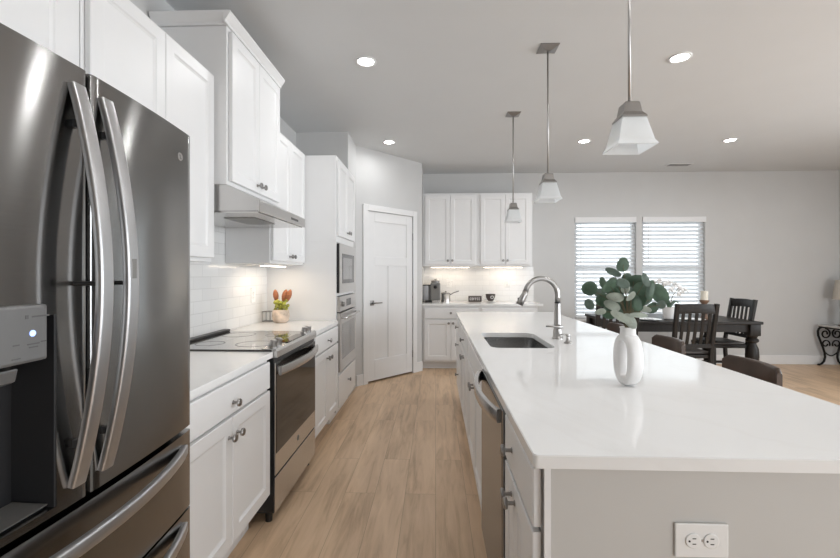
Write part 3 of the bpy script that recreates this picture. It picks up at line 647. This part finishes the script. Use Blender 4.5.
# ------------------------------------------------------------------ coffee bar on the back wall
BF = 5.755; bx = [-.182, .600, 1.385]
def bcab(label, x0, x1, group='white base cabinets under the coffee counter'):
    w_ = x1 - x0; h2 = w_ / 2
    cabinet('base_cabinet', label, (x0, BF, 0), RB, w_, BY - BF - .002, 0, ZC - .031, [('drawer', .03, .70, w_ - .02, .845, (h2 + .0, .78)), ('door', .03, .135, h2 - .002, .685, (h2 - .03, .64)), ('door', h2 + .002, .135, w_ - .02, .685, (h2 + .03, .64))], .11, group)
bcab('white base cabinet at the left of the coffee counter beside the pantry', bx[0], bx[1] - .001); bcab('white base cabinet at the right of the coffee counter, mostly behind the island', bx[1] + .001, bx[2])
tag(B().box(-.184, 5.725, ZC - .03, 1.455, BY - .0015, ZC, .003).out('worktop', 'quartz'), 'white quartz coffee counter on the back wall', 'countertop')
struct('trim_4', B().box(-.186, BY - .009, ZC + .001, 1.455, BY, 1.42), 'tileB', 'white tile backsplash behind the coffee machine', 'backsplash')
UF = 5.975
def bupper(label, x0, x1):
    w_ = x1 - x0; h2 = w_ / 2
    cabinet('wall_cabinet', label, (x0, UF, 0), RB, w_, BY - UF - .0105, 1.42, 2.455, [('door', .035, 1.445, h2 - .002, 2.425, (h2 - .03, 1.50)), ('door', h2 + .002, 1.445, w_ - .035, 2.425, (h2 + .03, 1.50))], 0, 'white wall cabinets above the coffee counter')
bupper('white two-door wall cabinet above the coffee machine', -.183, .598); bupper('white two-door wall cabinet above the coffee mug, at the right', .600, 1.362)
ucl('warm light bar above the coffee machine', (.21, 6.12, 1.401), 0, .56, 0.75); ucl('warm light bar above the coffee mug', (.98, 6.12, 1.401), 0, .56, 0.75)
# coffee machine
cm = thing('coffee_machine', 'grey pod coffee machine with milk frother on the back counter', 'coffee machine', (-.015, 6.11, ZC))
B().box(-.115, -.13, 0, .06, .13, .022, .008).out('base', 'dark', cm)
B().box(-.05, -.10, .022, .075, .12, .24, .012).out('body', 'greyplastic', cm)
B().lathe([(.052, .235), (.052, .268), (.03, .278)], (.012, -.04, 0), 20).out('pod_head', 'greyplastic', cm, 'auto')
B().tube([(.0, -.06, .282), (.012, -.10, .285), (.03, -.06, .282)], .006, 8).out('lever', 'nickel', cm, True)
B().lathe([(.05, .022), (.05, .205)], (-.10, .03, 0), 20).out('water_tank', 'tank', cm, 'auto')
B().lathe([(.05, .206), (.05, .216), (.02, .218)], (-.10, .03, 0), 20).out('tank_lid', 'dark', cm, 'auto')
B().cyl((.012, -.101, .19), (.012, -.13, .19), .022, .020).out('pod_spout', 'dark', cm, True)
B().box(-.03, -.20, 0, .07, -.132, .03, .006).out('drip_tray', 'steelh', cm)
cm.scale = (1.15, 1, 1.15)
ff = thing('milk_frother', 'small steel milk frother beside the coffee machine', 'milk frother', (.15, 6.12, ZC))
B().lathe([(.052, 0), (.052, .03), (.047, .035), (.047, .12), (.05, .125)], (0, 0, 0), 22).out('jug', 'steel', ff, 'auto')
B().lathe([(.05, .1255), (.05, .135), (.03, .145), (.01, .147), (.01, .165), (.003, .167)], (0, 0, 0), 22).out('lid', 'greyplastic', ff, 'auto')
B().tube([(.047, 0, .11), (.085, 0, .14), (.14, 0, .165)], .006, 8).out('handle', 'dark', ff, True)
ff.scale = (1.35, 1.2, .95)
sg = thing('counter_sign', 'small dark wooden block sign with pale lettering beside the mug', 'sign', (.575, 6.15, ZC))
B().box(-.095, -.015, 0, .095, .015, .085, .003).out('block', 'sign', sg)
b = B()
for i, x in enumerate((-.066, -.040, -.014, .012, .038, .064)):
    b.box(x - .009, -.0158, .025, x - .004, -.0152, .06).box(x - .004, -.0158, .054, x + .008, -.0152, .06)
    b.box(x - .004, -.0158, .025, x + .008, -.0152, .031) if i in (0, 1, 4, 5) else b.box(x - .004, -.0158, .040, x + .006, -.0152, .045)
    if i == 1: b.box(x + .004, -.0158, .031, x + .008, -.0152, .054)
b.out('lettering', 'text', sg)
mg = thing('coffee_mug', 'dark mug with a pale round mark standing on a saucer', 'mug', (.795, 6.11, ZC))
B().lathe([(.03, 0), (.032, .004), (.07, .010), (.075, .014), (.068, .014), (.03, .008)], (0, 0, 0), 28).out('saucer', 'plate', mg, 'auto')
B().lathe([(.03, .0145), (.036, .022), (.055, .06), (.062, .105), (.058, .105), (.05, .06), (.03, .025)], (0, 0, 0), 28).out('cup', 'sign', mg, 'auto')
B().tube([(-.052, 0, .09), (-.085, 0, .085), (-.092, 0, .062), (-.072, 0, .042), (-.045, 0, .040)], .007, 8).out('handle', 'plate', mg, True)
B().lathe([(.022, 0), (.022, .0012), (.014, .0012), (.014, 0)], (.012, -.0585, .066), 20, Matrix.Rotation(PI / 2 + .28, 4, 'X'), False).out('round_mark', 'text', mg)

mg.scale = (1.15, 1.15, 1.1)
# ------------------------------------------------------------------ plant pot on the left worktop
pp = thing('flower_pot', 'small pot of yellow-green flowers with reddish wood ears on left worktop', 'plant', (-1.29, 3.46, ZC))
B().lathe([(.038, 0), (.052, .012), (.06, .045), (.056, .085), (.05, .095), (.046, .09)], (0, 0, 0), 24).out('pot', 'pot', pp, 'auto')
b = B(); rnd = random.Random(3)
for i in range(60):
    a, r, z = rnd.uniform(0, 2 * PI), rnd.uniform(0, .055), rnd.uniform(.09, .16); s_ = rnd.uniform(.008, .016)
    b.lathe([(.001, -s_), (s_ * .9, -s_ * .3), (s_ * .8, s_ * .5), (.001, s_)], (r * math.cos(a), r * math.sin(a), z), 6, Matrix.Rotation(rnd.uniform(0, 3), 4, 'X'))
b.out('flowers', 'yellow', pp)
for dx, tl, s_ in ((-.03, -.12, .95), (.005, .25, 1.0), (.03, .30, .95)):
    b = B(); pts = [Vector((dx + tl * (z - .12), .01, z)) for z in (.15, .17, .19, .21, .23, .24)]
    b.tube(pts, [.006 * s_, .015 * s_, .02 * s_, .019 * s_, .012 * s_, .003], 10); b.out('wooden_ear', 'orangewood', pp, True)
pp.scale = (1.2, 1.2, 1.15)
tin = thing('wire_caddy', 'small grey wire caddy behind the flower pot', 'caddy', (-1.43, 3.54, ZC))
b = B(); q = .035
for z in (.004, .085): b.tube([(-q, -q, z), (q, -q, z), (q, q, z), (-q, q, z), (-q, -q, z)], .003, 6)
b.out('rim', 'knob', tin, True)
b = B()
for x in (-q, 0, q):
    for y in (-q, q): b.cyl((x, y, .004), (x, y, .085), .002, None, 6)
b.out('bars', 'knob', tin)

# ------------------------------------------------------------------ vase and eucalyptus
VX, VY = .70, 1.556
vs = thing('ring_vase', 'white ceramic ring vase with an oval hole on the island', 'vase', (VX, VY, ZC), math.radians(-74))
b = B(); bm = b.bm; n, k = 40, 14; R_ = []
for i in range(n):
    a = 2 * PI * i / n; sa, ca = math.sin(a), math.cos(a)
    ex, ez = .037, .078            # centre line of the ring
    cx = ex * math.copysign(abs(ca) ** .8, ca); cz = .097 + ez * math.copysign(abs(sa) ** .9, sa)
    rr = .017; ry = .027; ring = []
    for j in range(k):
        th = 2 * PI * j / k; qx, qy = [math.copysign(abs(f_) ** .6, f_) for f_ in (math.cos(th), math.sin(th))]; ring.append(bm.verts.new((cx + rr * qx * ca, ry * qy, max(0, cz + rr * qx * sa))))
    R_.append(ring)
for i in range(n):
    for j in range(k): bm.faces.new((R_[i][j], R_[(i + 1) % n][j], R_[(i + 1) % n][(j + 1) % k], R_[i][(j + 1) % k]))
b.lathe([(.03, .175), (.0265, .19), (.026, .205), (.0285, .212), (.024, .212), (.022, .20), (.022, .19)], (0, 0, 0), 24, None, False)
b.out('body', 'white', vs, True)
NX, NY_ = VX, VY
eu = thing('eucalyptus_bouquet', 'green eucalyptus branches standing in the white ring vase', 'plant', (NX, NY_, ZC + .2))
LV = [(330, 92, 46, 40, .3, 0), (270, 135, 46, 22, -.45, 1), (120, 238, 42, 40, 0, 0), (250, 225, 56, 46, .4, 0), (205, 205, 20, 40, 0, 0), (120, 335, 27, 33, .1, 1), (282, 293, 50, 26, -.15, 2), (380, 290, 34, 27, .4, 2),
      (205, 310, 40, 40, .4, 0), (395, 195, 62, 34, .2, 0), (472, 185, 28, 40, .3, 1), (560, 270, 52, 62, .1, 0), (500, 245, 34, 62, -.5, 0), (430, 275, 40, 75, -.2, 0), (350, 335, 42, 42, .3, 0), (262, 342, 46, 28, -.5, 2),
      (450, 365, 50, 18, -.2, 2), (510, 362, 40, 34, .2, 0), (430, 402, 60, 15, 0, 2), (325, 415, 66, 26, -.5, 2), (378, 440, 60, 34, -.6, 2), (245, 385, 42, 40, .2, 0), (290, 385, 46, 36, -.3, 0), (345, 240, 26, 30, .2, 2),
      (188, 385, 30, 20, .4, 2), (300, 255, 44, 30, .6, 0), (330, 205, 40, 28, -.3, 1), (565, 340, 24, 26, .2, 1), (180, 262, 28, 22, .5, 1), (420, 330, 40, 46, .4, 0), (375, 380, 44, 34, -.2, 0), (480, 310, 46, 30, .5, 0), (270, 270, 34, 44, .7, 0), (355, 170, 36, 24, -.2, 0), (440, 225, 38, 30, .1, 0), (310, 310, 44, 40, .1, 0), (400, 245, 40, 36, .2, 1)]
lb = {0: B(), 1: B(), 2: B()}; sb = B(); rnd = random.Random(11)
TH_ = math.atan(15.5 / 420)
def unproj(u, v, y):
    a = (u - 420) / 420; x_, y_, z_ = a * math.cos(TH_) - math.sin(TH_), a * math.sin(TH_) + math.cos(TH_), -(v - 274) / 420
    t_ = y / y_; return Vector((x_ * t_, y, 1.31 + z_ * t_))
for i, (cu, cv, ru, rv, rot, kd) in enumerate(LV):
    dy = rnd.uniform(-.09, .09) if kd != 2 else rnd.uniform(-.10, -.04)
    p = unproj(570 + cu / 6.2, 250 + cv / 6.2, VY + dy) - Vector(eu.location); s_ = 1.12 / 6.2 / 420 * (VY + dy)
    t_ = bmesh.new(); n = 14
    c0 = t_.verts.new((0, 0, 0)); r1 = []; r2 = []
    for j in range(n):
        th = 2 * PI * j / n; x_, z_ = math.cos(th), math.sin(th) * (1 + .12 * math.cos(th))
        r1.append(t_.verts.new((x_ * ru * s_ * .55, -.12 * ru * s_ * .3, z_ * rv * s_ * .55))); r2.append(t_.verts.new((x_ * ru * s_, .10 * ru * s_ * (1 + .5 * math.sin(2 * th)), z_ * rv * s_)))
    for j in range(n):
        t_.faces.new((c0, r1[j], r1[(j + 1) % n])); t_.faces.new((r1[j], r2[j], r2[(j + 1) % n], r1[(j + 1) % n]))
    bmesh.ops.solidify(t_, geom=t_.faces[:], thickness=.0008)
    mm = Matrix.Translation(p) @ Matrix.Rotation(rnd.uniform(-.5, .5), 4, 'X') @ Matrix.Rotation(rnd.uniform(-.45, .45), 4, 'Z') @ Matrix.Rotation(-rot, 4, 'Y')
    lb[kd]._merge(t_, mm)
    q = Vector((rnd.uniform(-.008, .008), rnd.uniform(-.008, .008), .0)); mid = q.lerp(p, .5) + Vector((0, 0, .035))
    sb.tube([q + Vector((0, 0, -.02)), q + Vector((0, 0, .012)), mid, p], [.0014, .0014, .0012, .0008], 5)
sb.out('stems', 'stem', eu, True)
lb[0].out('green_leaves', 'leaf', eu, True); lb[1].out('dusty_leaves', 'leaf2', eu, True); lb[2].out('pale_leaves', 'leafpale', eu, True)

# ------------------------------------------------------------------ bar stools
def stool(label, loc):
    t = thing('bar_stool', label, 'stool', loc, PI / 2, 'brown leather stools along the island')
    B().box(-.20, -.18, .60, .20, .20, .66, .022, 3).out('seat', 'leather', t, 'auto')
    for sx in (-1, 1):
        B().tube([(sx * .17, .16, .60), (sx * .19, .18, .0)], .013, 8).out('leg', 'iron', t, True)
        B().tube([(sx * .17, -.15, .60), (sx * .19, -.19, .0)], .013, 8).out('leg', 'iron', t, True)
        B().tube([(sx * .155, -.16, .62), (sx * .155, -.200, .69), (sx * .15, -.200, .76)], .010, 8).out('back_support', 'iron', t, True)
    b = B()
    b.tube([(-.187, .172, .22), (.187, .172, .22), (.187, -.178, .22), (-.187, -.178, .22), (-.187, .172, .22)], .009, 8); b.out('footrest', 'iron', t, True)
    b = B(); n = 16; bm = b.bm; rows = []
    prof = rrect(-.026, .70, .0, .872, .012, 4)
    for i in range(n + 1):
        q = -1 + 2 * i / n; s_ = 1 - .25 * max(0, (abs(q) - .86) / .14) ** 2
        zc = .786; x_ = q * .186; yo = -.215 + .045 * q * q
        rows.append([bm.verts.new((x_, yo + p[0], zc + (p[1] - zc) * s_)) for p in prof])
    for a, c_ in zip(rows, rows[1:]):
        m_ = len(prof)
        for j in range(m_): bm.faces.new((a[j], a[(j + 1) % m_], c_[(j + 1) % m_], c_[j]))
    bm.faces.new(rows[0]); bm.faces.new(rows[-1][::-1])
    b.out('backrest', 'leather', t, 'auto')
    return t
st0 = stool('brown leather bar stool nearest the camera, low back above the worktop edge', (1.405, 2.185, 0))
dup(st0, (1.415, 2.955, 0), PI / 2, 'second brown leather bar stool from the camera, just right of the vase')
dup(st0, (1.40, 3.72, 0), PI / 2, 'farthest brown leather bar stool, mostly hidden behind the eucalyptus')

# ------------------------------------------------------------------ dining set
TX0, TX1, TYA, TYB, TZ = 2.05, 3.73, 4.915, 5.86, .765
dt = thing('dining_table', 'dark wood dining table with turned legs below the windows', 'table', ((TX0 + TX1) / 2, (TYA + TYB) / 2, 0))
hx, hy = (TX1 - TX0) / 2, (TYB - TYA) / 2
B().box(-hx, -hy, TZ - .032, hx, hy, TZ, .008, 3).out('tabletop', 'darkwood', dt)
ax, ay = hx - .05, hy - .05
B().box(-ax, -ay, TZ - .125, ax, -ay + .022, TZ - .0325).box(-ax, ay - .022, TZ - .125, ax, ay, TZ - .0325).box(-ax, -ay + .022, TZ - .125, -ax + .022, ay - .022, TZ - .0325).box(ax - .022, -ay + .022, TZ - .125, ax, ay - .022, TZ - .0325).out('apron', 'darkwood', dt)
for sx in (-1, 1):
    for sy in (-1, 1):
        b = B(); px, py = sx * (ax - .025), sy * (ay - .025)
        b.box(px - .058, py - .058, .60, px + .058, py + .058, TZ - .0325, .004)
        b.lathe([(.036, 0), (.045, .01), (.05, .05), (.038, .09), (.042, .14), (.06, .26), (.068, .36), (.062, .45), (.042, .50), (.04, .515), (.064, .535), (.064, .555), (.046, .575), (.058, .6)], (px, py, 0), 22)
        b.out('leg', 'darkwood', dt, 'auto')
def dining_chair(label, loc, rotz):
    t = thing('dining_chair', label, 'chair', loc, rotz, 'dark wood dining chairs')
    hw = .215
    B().box(-hw, -.20, .42, hw, .22, .455, .008).out('seat_frame', 'darkwood', t)
    B().box(-hw + .012, -.175, .456, hw - .012, .21, .49, .015, 3).out('cushion', 'cushion', t, 'auto')
    lean = lambda z: -.20 - max(0, z - .42) * .16
    for sx in (-1, 1):
        B().box(sx * (hw - .022) - .02, .175, 0, sx * (hw - .022) + .02, .215, .4195, .003).out('leg', 'darkwood', t)
        pts = [(sx * (hw - .02), -.235, 0), (sx * (hw - .02), -.205, .30), (sx * (hw - .02), -.20, .45), (sx * (hw - .018), lean(.75) + .004, .75), (sx * (hw - .016), lean(1.0), 1.0)]
        B().tube(pts, 1, 12, (.021, .019), (0, 1, 0)).out('leg', 'darkwood', t, 'auto')
        B().box(sx * (hw - .02) - .01, -.19, .16, sx * (hw - .02) + .01, .175, .19).out('stretcher', 'darkwood', t)
    n = 10; b = B()
    b.tube([(-hw + .03 + (2 * hw - .06) * i / n, lean(.945) - .02 * math.sin(PI * i / n), .945 + .008 * math.sin(PI * i / n)) for i in range(n + 1)], 1, 12, (.011, .05), (0, 0, 1)); b.out('top_rail', 'darkwood', t, 'auto')
    b = B().box(-hw + .035, lean(.56) - .012, .535, hw - .035, lean(.56) + .012, .575, .003).out('lower_rail', 'darkwood', t)
    for i in range(5):
        x_ = -.136 + .068 * i
        B().tube([(x_, lean(.57), .57), (x_, lean(.75) - .012, .75), (x_, lean(.91) - .008, .91)], 1, 8, (.017, .006), (0, 1, 0)).out('slat', 'darkwood', t, 'auto')
    return t
c1 = dining_chair('dark slat-back dining chair on the near side of the table, its back to the camera', (2.70, 4.73, 0), 0)
dup(c1, (3.545, 5.385, 0), PI / 2, 'dark slat-back dining chair at the right end of the table')
dup(c1, (1.87, 4.665, 0), 0, 'dark slat-back dining chair on the near side, mostly hidden behind the eucalyptus')
# things on the dining table
orc = thing('potted_orchid', 'white orchid in a white pot on the dining table', 'plant', (2.83, 5.20, TZ))
B().lathe([(.045, 0), (.06, .006), (.078, .13), (.08, .145), (.07, .145), (.06, .12)], (0, 0, 0), 24).out('pot', 'white', orc, 'auto')
b = B()
stems = [[(0, 0, .12), (-.03, -.01, .30), (-.10, -.03, .44), (-.20, -.04, .45)], [(0, 0, .12), (.03, -.02, .28), (.09, -.04, .38), (.20, -.05, .33)]]
for s_ in stems: b.tube(s_, .004, 6)
b.out('stems', 'stem', orc, True)
b = B(); rnd = random.Random(5)
for cx, cz in ((-.20, .44), (-.13, .46), (-.07, .43), (-.15, .39), (.06, .41), (.11, .38), (.15, .345), (.01, .36), (.10, .31), (-.02, .44)):
    for j in range(5):
        a = j * 2 * PI / 5 + rnd.uniform(-.2, .2)
        m_ = Matrix.Translation((cx, rnd.uniform(-.06, -.02), cz)) @ Matrix.Rotation(rnd.uniform(-.3, .3), 4, 'Z') @ Matrix.Rotation(a, 4, 'Y') @ Matrix.Translation((0, 0, .02)) @ Matrix.Diagonal((1, .25, 1.25, 1))
        t_ = bmesh.new(); bmesh.ops.create_icosphere(t_, subdivisions=1, radius=.018); b._merge(t_, m_)
b.out('blossoms', 'petal', orc, True)
b = B()
for a, L_ in ((.3, .13), (2.4, .12), (4.1, .10), (-.5, .14)):
    d = Vector((math.cos(a), math.sin(a) * .6, 0)); pts = [Vector((0, 0, .12)) + d * L_ * q + Vector((0, 0, .10 * math.sin(q * 2.4))) for q in (0, .3, .6, .85, 1)]
    b.tube(pts, [.5, 1, 1, .7, .15], 8, (.026, .004), (0, 0, 1))
b.out('leaves', 'leaf', orc, 'auto')
ch = thing('candle_holder', 'turned brown wooden candle holder on the dining table', 'candle holder', (3.235, 5.18, TZ))
B().lathe([(.052, 0), (.055, .012), (.035, .03), (.03, .06), (.042, .085), (.045, .12), (.032, .15), (.03, .19), (.05, .215), (.054, .228), (.04, .232)], (0, 0, 0), 24).out('turned_post', 'holderwood', ch, 'auto')
cd = thing('pillar_candle', 'cream pillar candle on the brown wooden holder', 'candle', (3.235, 5.18, TZ + .2325))
B().lathe([(.0385, 0), (.0385, .105), (.036, .108), (.01, .104)], (0, 0, 0), 24).out('wax', 'candle', cd, 'auto')
B().cyl((0, 0, .104), (.001, 0, .116), .0012, None, 6).out('wick', 'dark', cd)
for i, (x, y) in enumerate(((2.52, 5.06), (3.02, 5.06))):
    pm = thing('place_setting', ('white plate with grey napkin left of the orchid' if i == 0 else 'white plate with grey napkin right of the orchid'), 'plate', (x, y, TZ + .0005), 0, 'plates on the dining table')
    B().lathe([(.07, 0), (.08, .004), (.13, .014), (.135, .017), (.128, .017), (.075, .007)], (0, 0, 0), 30).out('plate', 'plate', pm, 'auto')
    B().box(-.05, -.02, .0075, .05, .02, .016, .004).out('napkin', 'tank', pm)

# ------------------------------------------------------------------ side table and lamp on the right
sx0, sx1, sy0, sy1, sz = 5.49, 5.83, 5.86, 6.24, .585
stb = thing('side_table', 'wrought iron scroll-leg side table by the right wall', 'table', ((sx0 + sx1) / 2, (sy0 + sy1) / 2, 0))
hx, hy = (sx1 - sx0) / 2, (sy1 - sy0) / 2
B().box(-hx, -hy, sz - .022, hx, hy, sz, .005).out('tabletop', 'marble', stb)
b = B(); b.tube([(-hx + .01, -hy + .01, sz - .032), (hx - .01, -hy + .01, sz - .032), (hx - .01, hy - .01, sz - .032), (-hx + .01, hy - .01, sz - .032), (-hx + .01, -hy + .01, sz - .032)], .0095, 8).out('rim', 'iron', stb, True)
for sx in (-1, 1):
    for sy in (-1, 1):
        fx_ = lambda o_, z: (sx * (hx - .02 + o_), sy * (hy - .015), z)
        main = [(-.01, .543), (.02, .53), (.035, .49), (.03, .43), (.0, .35), (-.035, .26), (-.06, .18), (-.065, .12), (-.05, .06), (-.02, .028), (.015, .012)]
        b = B().tube([fx_(o_, z) for o_, z in main], .014, 8)
        b.lathe([(.002, 0), (.018, .004), (.02, .016), (.012, .026), (.002, .028)], fx_(.02, 0), 12)
        sp = [(-.070 + .070 * (1 - q / 26 * .75) * math.cos(PI * .5 + q * .36) , .455 + .075 * (1 - q / 26 * .75) * math.sin(PI * .5 + q * .36)) for q in range(24)]
        b.tube([fx_(o_, z) for o_, z in sp], .0105, 6)
        sp2 = [(-.105 + .06 * (1 - q / 22 * .7) * math.cos(-2.6 - q * .36) , .31 + .06 * (1 - q / 22 * .7) * math.sin(-2.6 - q * .36)) for q in range(20)]
        b.tube([fx_(o_ + .03, z) for o_, z in sp2], .0095, 6)
        b.out('scroll_leg', 'iron', stb, True)
for sy in (-1, 1):
    B().tube([(-hx + .085 + (2 * hx - .17) * i / 10, sy * (hy - .015), .19 - .05 * math.sin(PI * i / 10)) for i in range(11)], .009, 8).out('stretcher', 'iron', stb, True)
lp = thing('table_lamp', 'table lamp with linen shade on the iron side table', 'lamp', (5.685, 6.05, sz + .0005))
B().lathe([(.07, 0), (.07, .012), (.03, .025), (.02, .06), (.045, .13), (.05, .19), (.03, .26), (.012, .30), (.010, .40)], (0, 0, 0), 24).out('base', 'holderwood', lp, 'auto')
b = B(); b.lathe([(.128, .37), (.098, .64), (.096, .64), (.126, .37)], (0, 0, 0), 32, None, False).out('lamp_shade', 'shadecloth', lp, 'auto')
B().cyl((0, 0, .40), (0, 0, .5), .006, None, 8).lathe([(.03, .5), (.034, .53), (.02, .57), (.002, .58)], (0, 0, 0), 14).out('bulb', 'plate', lp, True)

# ------------------------------------------------------------------ ceiling lights
def downlight(label, x, y, power=5.1):
    t = thing('recessed_light', label, 'light', (x, y, CZ), 0, 'recessed ceiling lights')
    B().lathe([(.074, -.0005), (.074, -.006), (.062, -.010), (.054, -.004), (.054, -.0005)], (0, 0, 0), 32, None, False).out('trim_ring', 'trim', t, True)
    B().lathe([(.0535, -.0035), (.0535, -.0005)], (0, 0, 0), 32).out('diffuser', 'recess', t)
    l = bpy.data.lights.new('light_source', 'AREA'); l.shape = 'DISK'; l.size = .10; l.energy = power; l.color = (.98, .99, 1); l.spread = math.radians(172)
    lo = bpy.data.objects.new('light_source', l); C.objects.link(lo); lo.parent = t; lo.location = (0, 0, -.014)
for q in ((-.49, 2.945, 'recessed ceiling light in front of the range hood cabinet', 3.4), (1.69, 2.97, 'recessed ceiling light right of the nearest pendant'), (-.525, 4.75, 'recessed ceiling light above the pantry door', 2.0), (1.675, 4.80, 'recessed ceiling light right of the middle pendant, toward the left window'), (3.29, 4.82, 'recessed ceiling light at the right above the dining table')):
    downlight(q[2], q[0], q[1], *q[3:])
for q in ((.36, .9, 'added out-of-view downlight near the refrigerator, brightening the base doors'), (1.69, 1.1, 'recessed ceiling light above the near end of the island'), (3.29, 2.97, 'recessed ceiling light over the living room beside the island', 3.0), (4.9, 4.82, 'added out-of-view downlight by the side table, brightening the back wall', 2.5)): downlight(q[2], q[0], q[1], *q[3:])  # refrigerator and side-table lights added out of view to brighten doors and back wall
vt = thing('ceiling_vent', 'small white slotted air vent in the ceiling near the windows', 'vent', (3.33, 5.88, CZ))
B().box(-.16, -.07, -.008, .16, .07, -.0005, .003).out('frame', 'trim', vt)
b = B()
for i in range(7): b.box(-.145, -.052 + .016 * i, -.0095, .145, -.046 + .016 * i, -.0082)
b.out('louvres', 'greyprint', vt)
# pendants
def pendant(label, x, y):
    t = thing('pendant_light', label, 'pendant lamp', (x, y, CZ), 0, 'frosted glass pendants over the island')
    zb = 1.795 - CZ; zt = zb + .125
    def sq(h): return [(-h, -h), (h, -h), (h, h), (-h, h)]
    def frustum(levels, cap=True, bev=None):
        b = B(); bm = b.bm; R = [[bm.verts.new((x_, y_, z)) for x_, y_ in sq(h)] for h, z in levels]
        for a, c_ in zip(R, R[1:]):
            for i in range(4): bm.faces.new((a[i], a[(i + 1) % 4], c_[(i + 1) % 4], c_[i]))
        if cap: bm.faces.new(R[0][::-1]); bm.faces.new(R[-1])
        return b
    frustum([(.062, -.0005), (.062, -.006), (.022, -.024), (.010, -.026)]).out('canopy', 'knob', t)
    B().cyl((0, 0, -.026), (0, 0, zt + .055), .0055, None, 10).out('rod', 'nickel', t, True)
    frustum([(.047, zt - .012), (.047, zt - .006), (.040, zt + .004), (.034, zt + .012), (.028, zt + .050), (.024, zt + .054)]).out('cap', 'knob', t)
    b = frustum([(.072, zb), (.075, zb + .003), (.073, zb + .008), (.066, zb + .020), (.042, zt), (.038, zt), (.062, zb + .020), (.068, zb + .002), (.072, zb)], False)
    bmesh.ops.remove_doubles(b.bm, verts=b.bm.verts, dist=1e-5)
    b.out('glass_shade', 'frost', t)
    B().lathe([(.014, 0), (.02, -.02), (.026, -.045), (.018, -.07), (.002, -.078)], (0, 0, zt - .002), 16).out('bulb', 'plate', t, True)
pendant('nearest frosted glass pendant over the island, largest in view', .755, 1.667)
pendant('middle frosted glass pendant over the island sink', .745, 2.817)
pendant('farthest frosted glass pendant in front of the back wall cabinets', .727, 3.967)
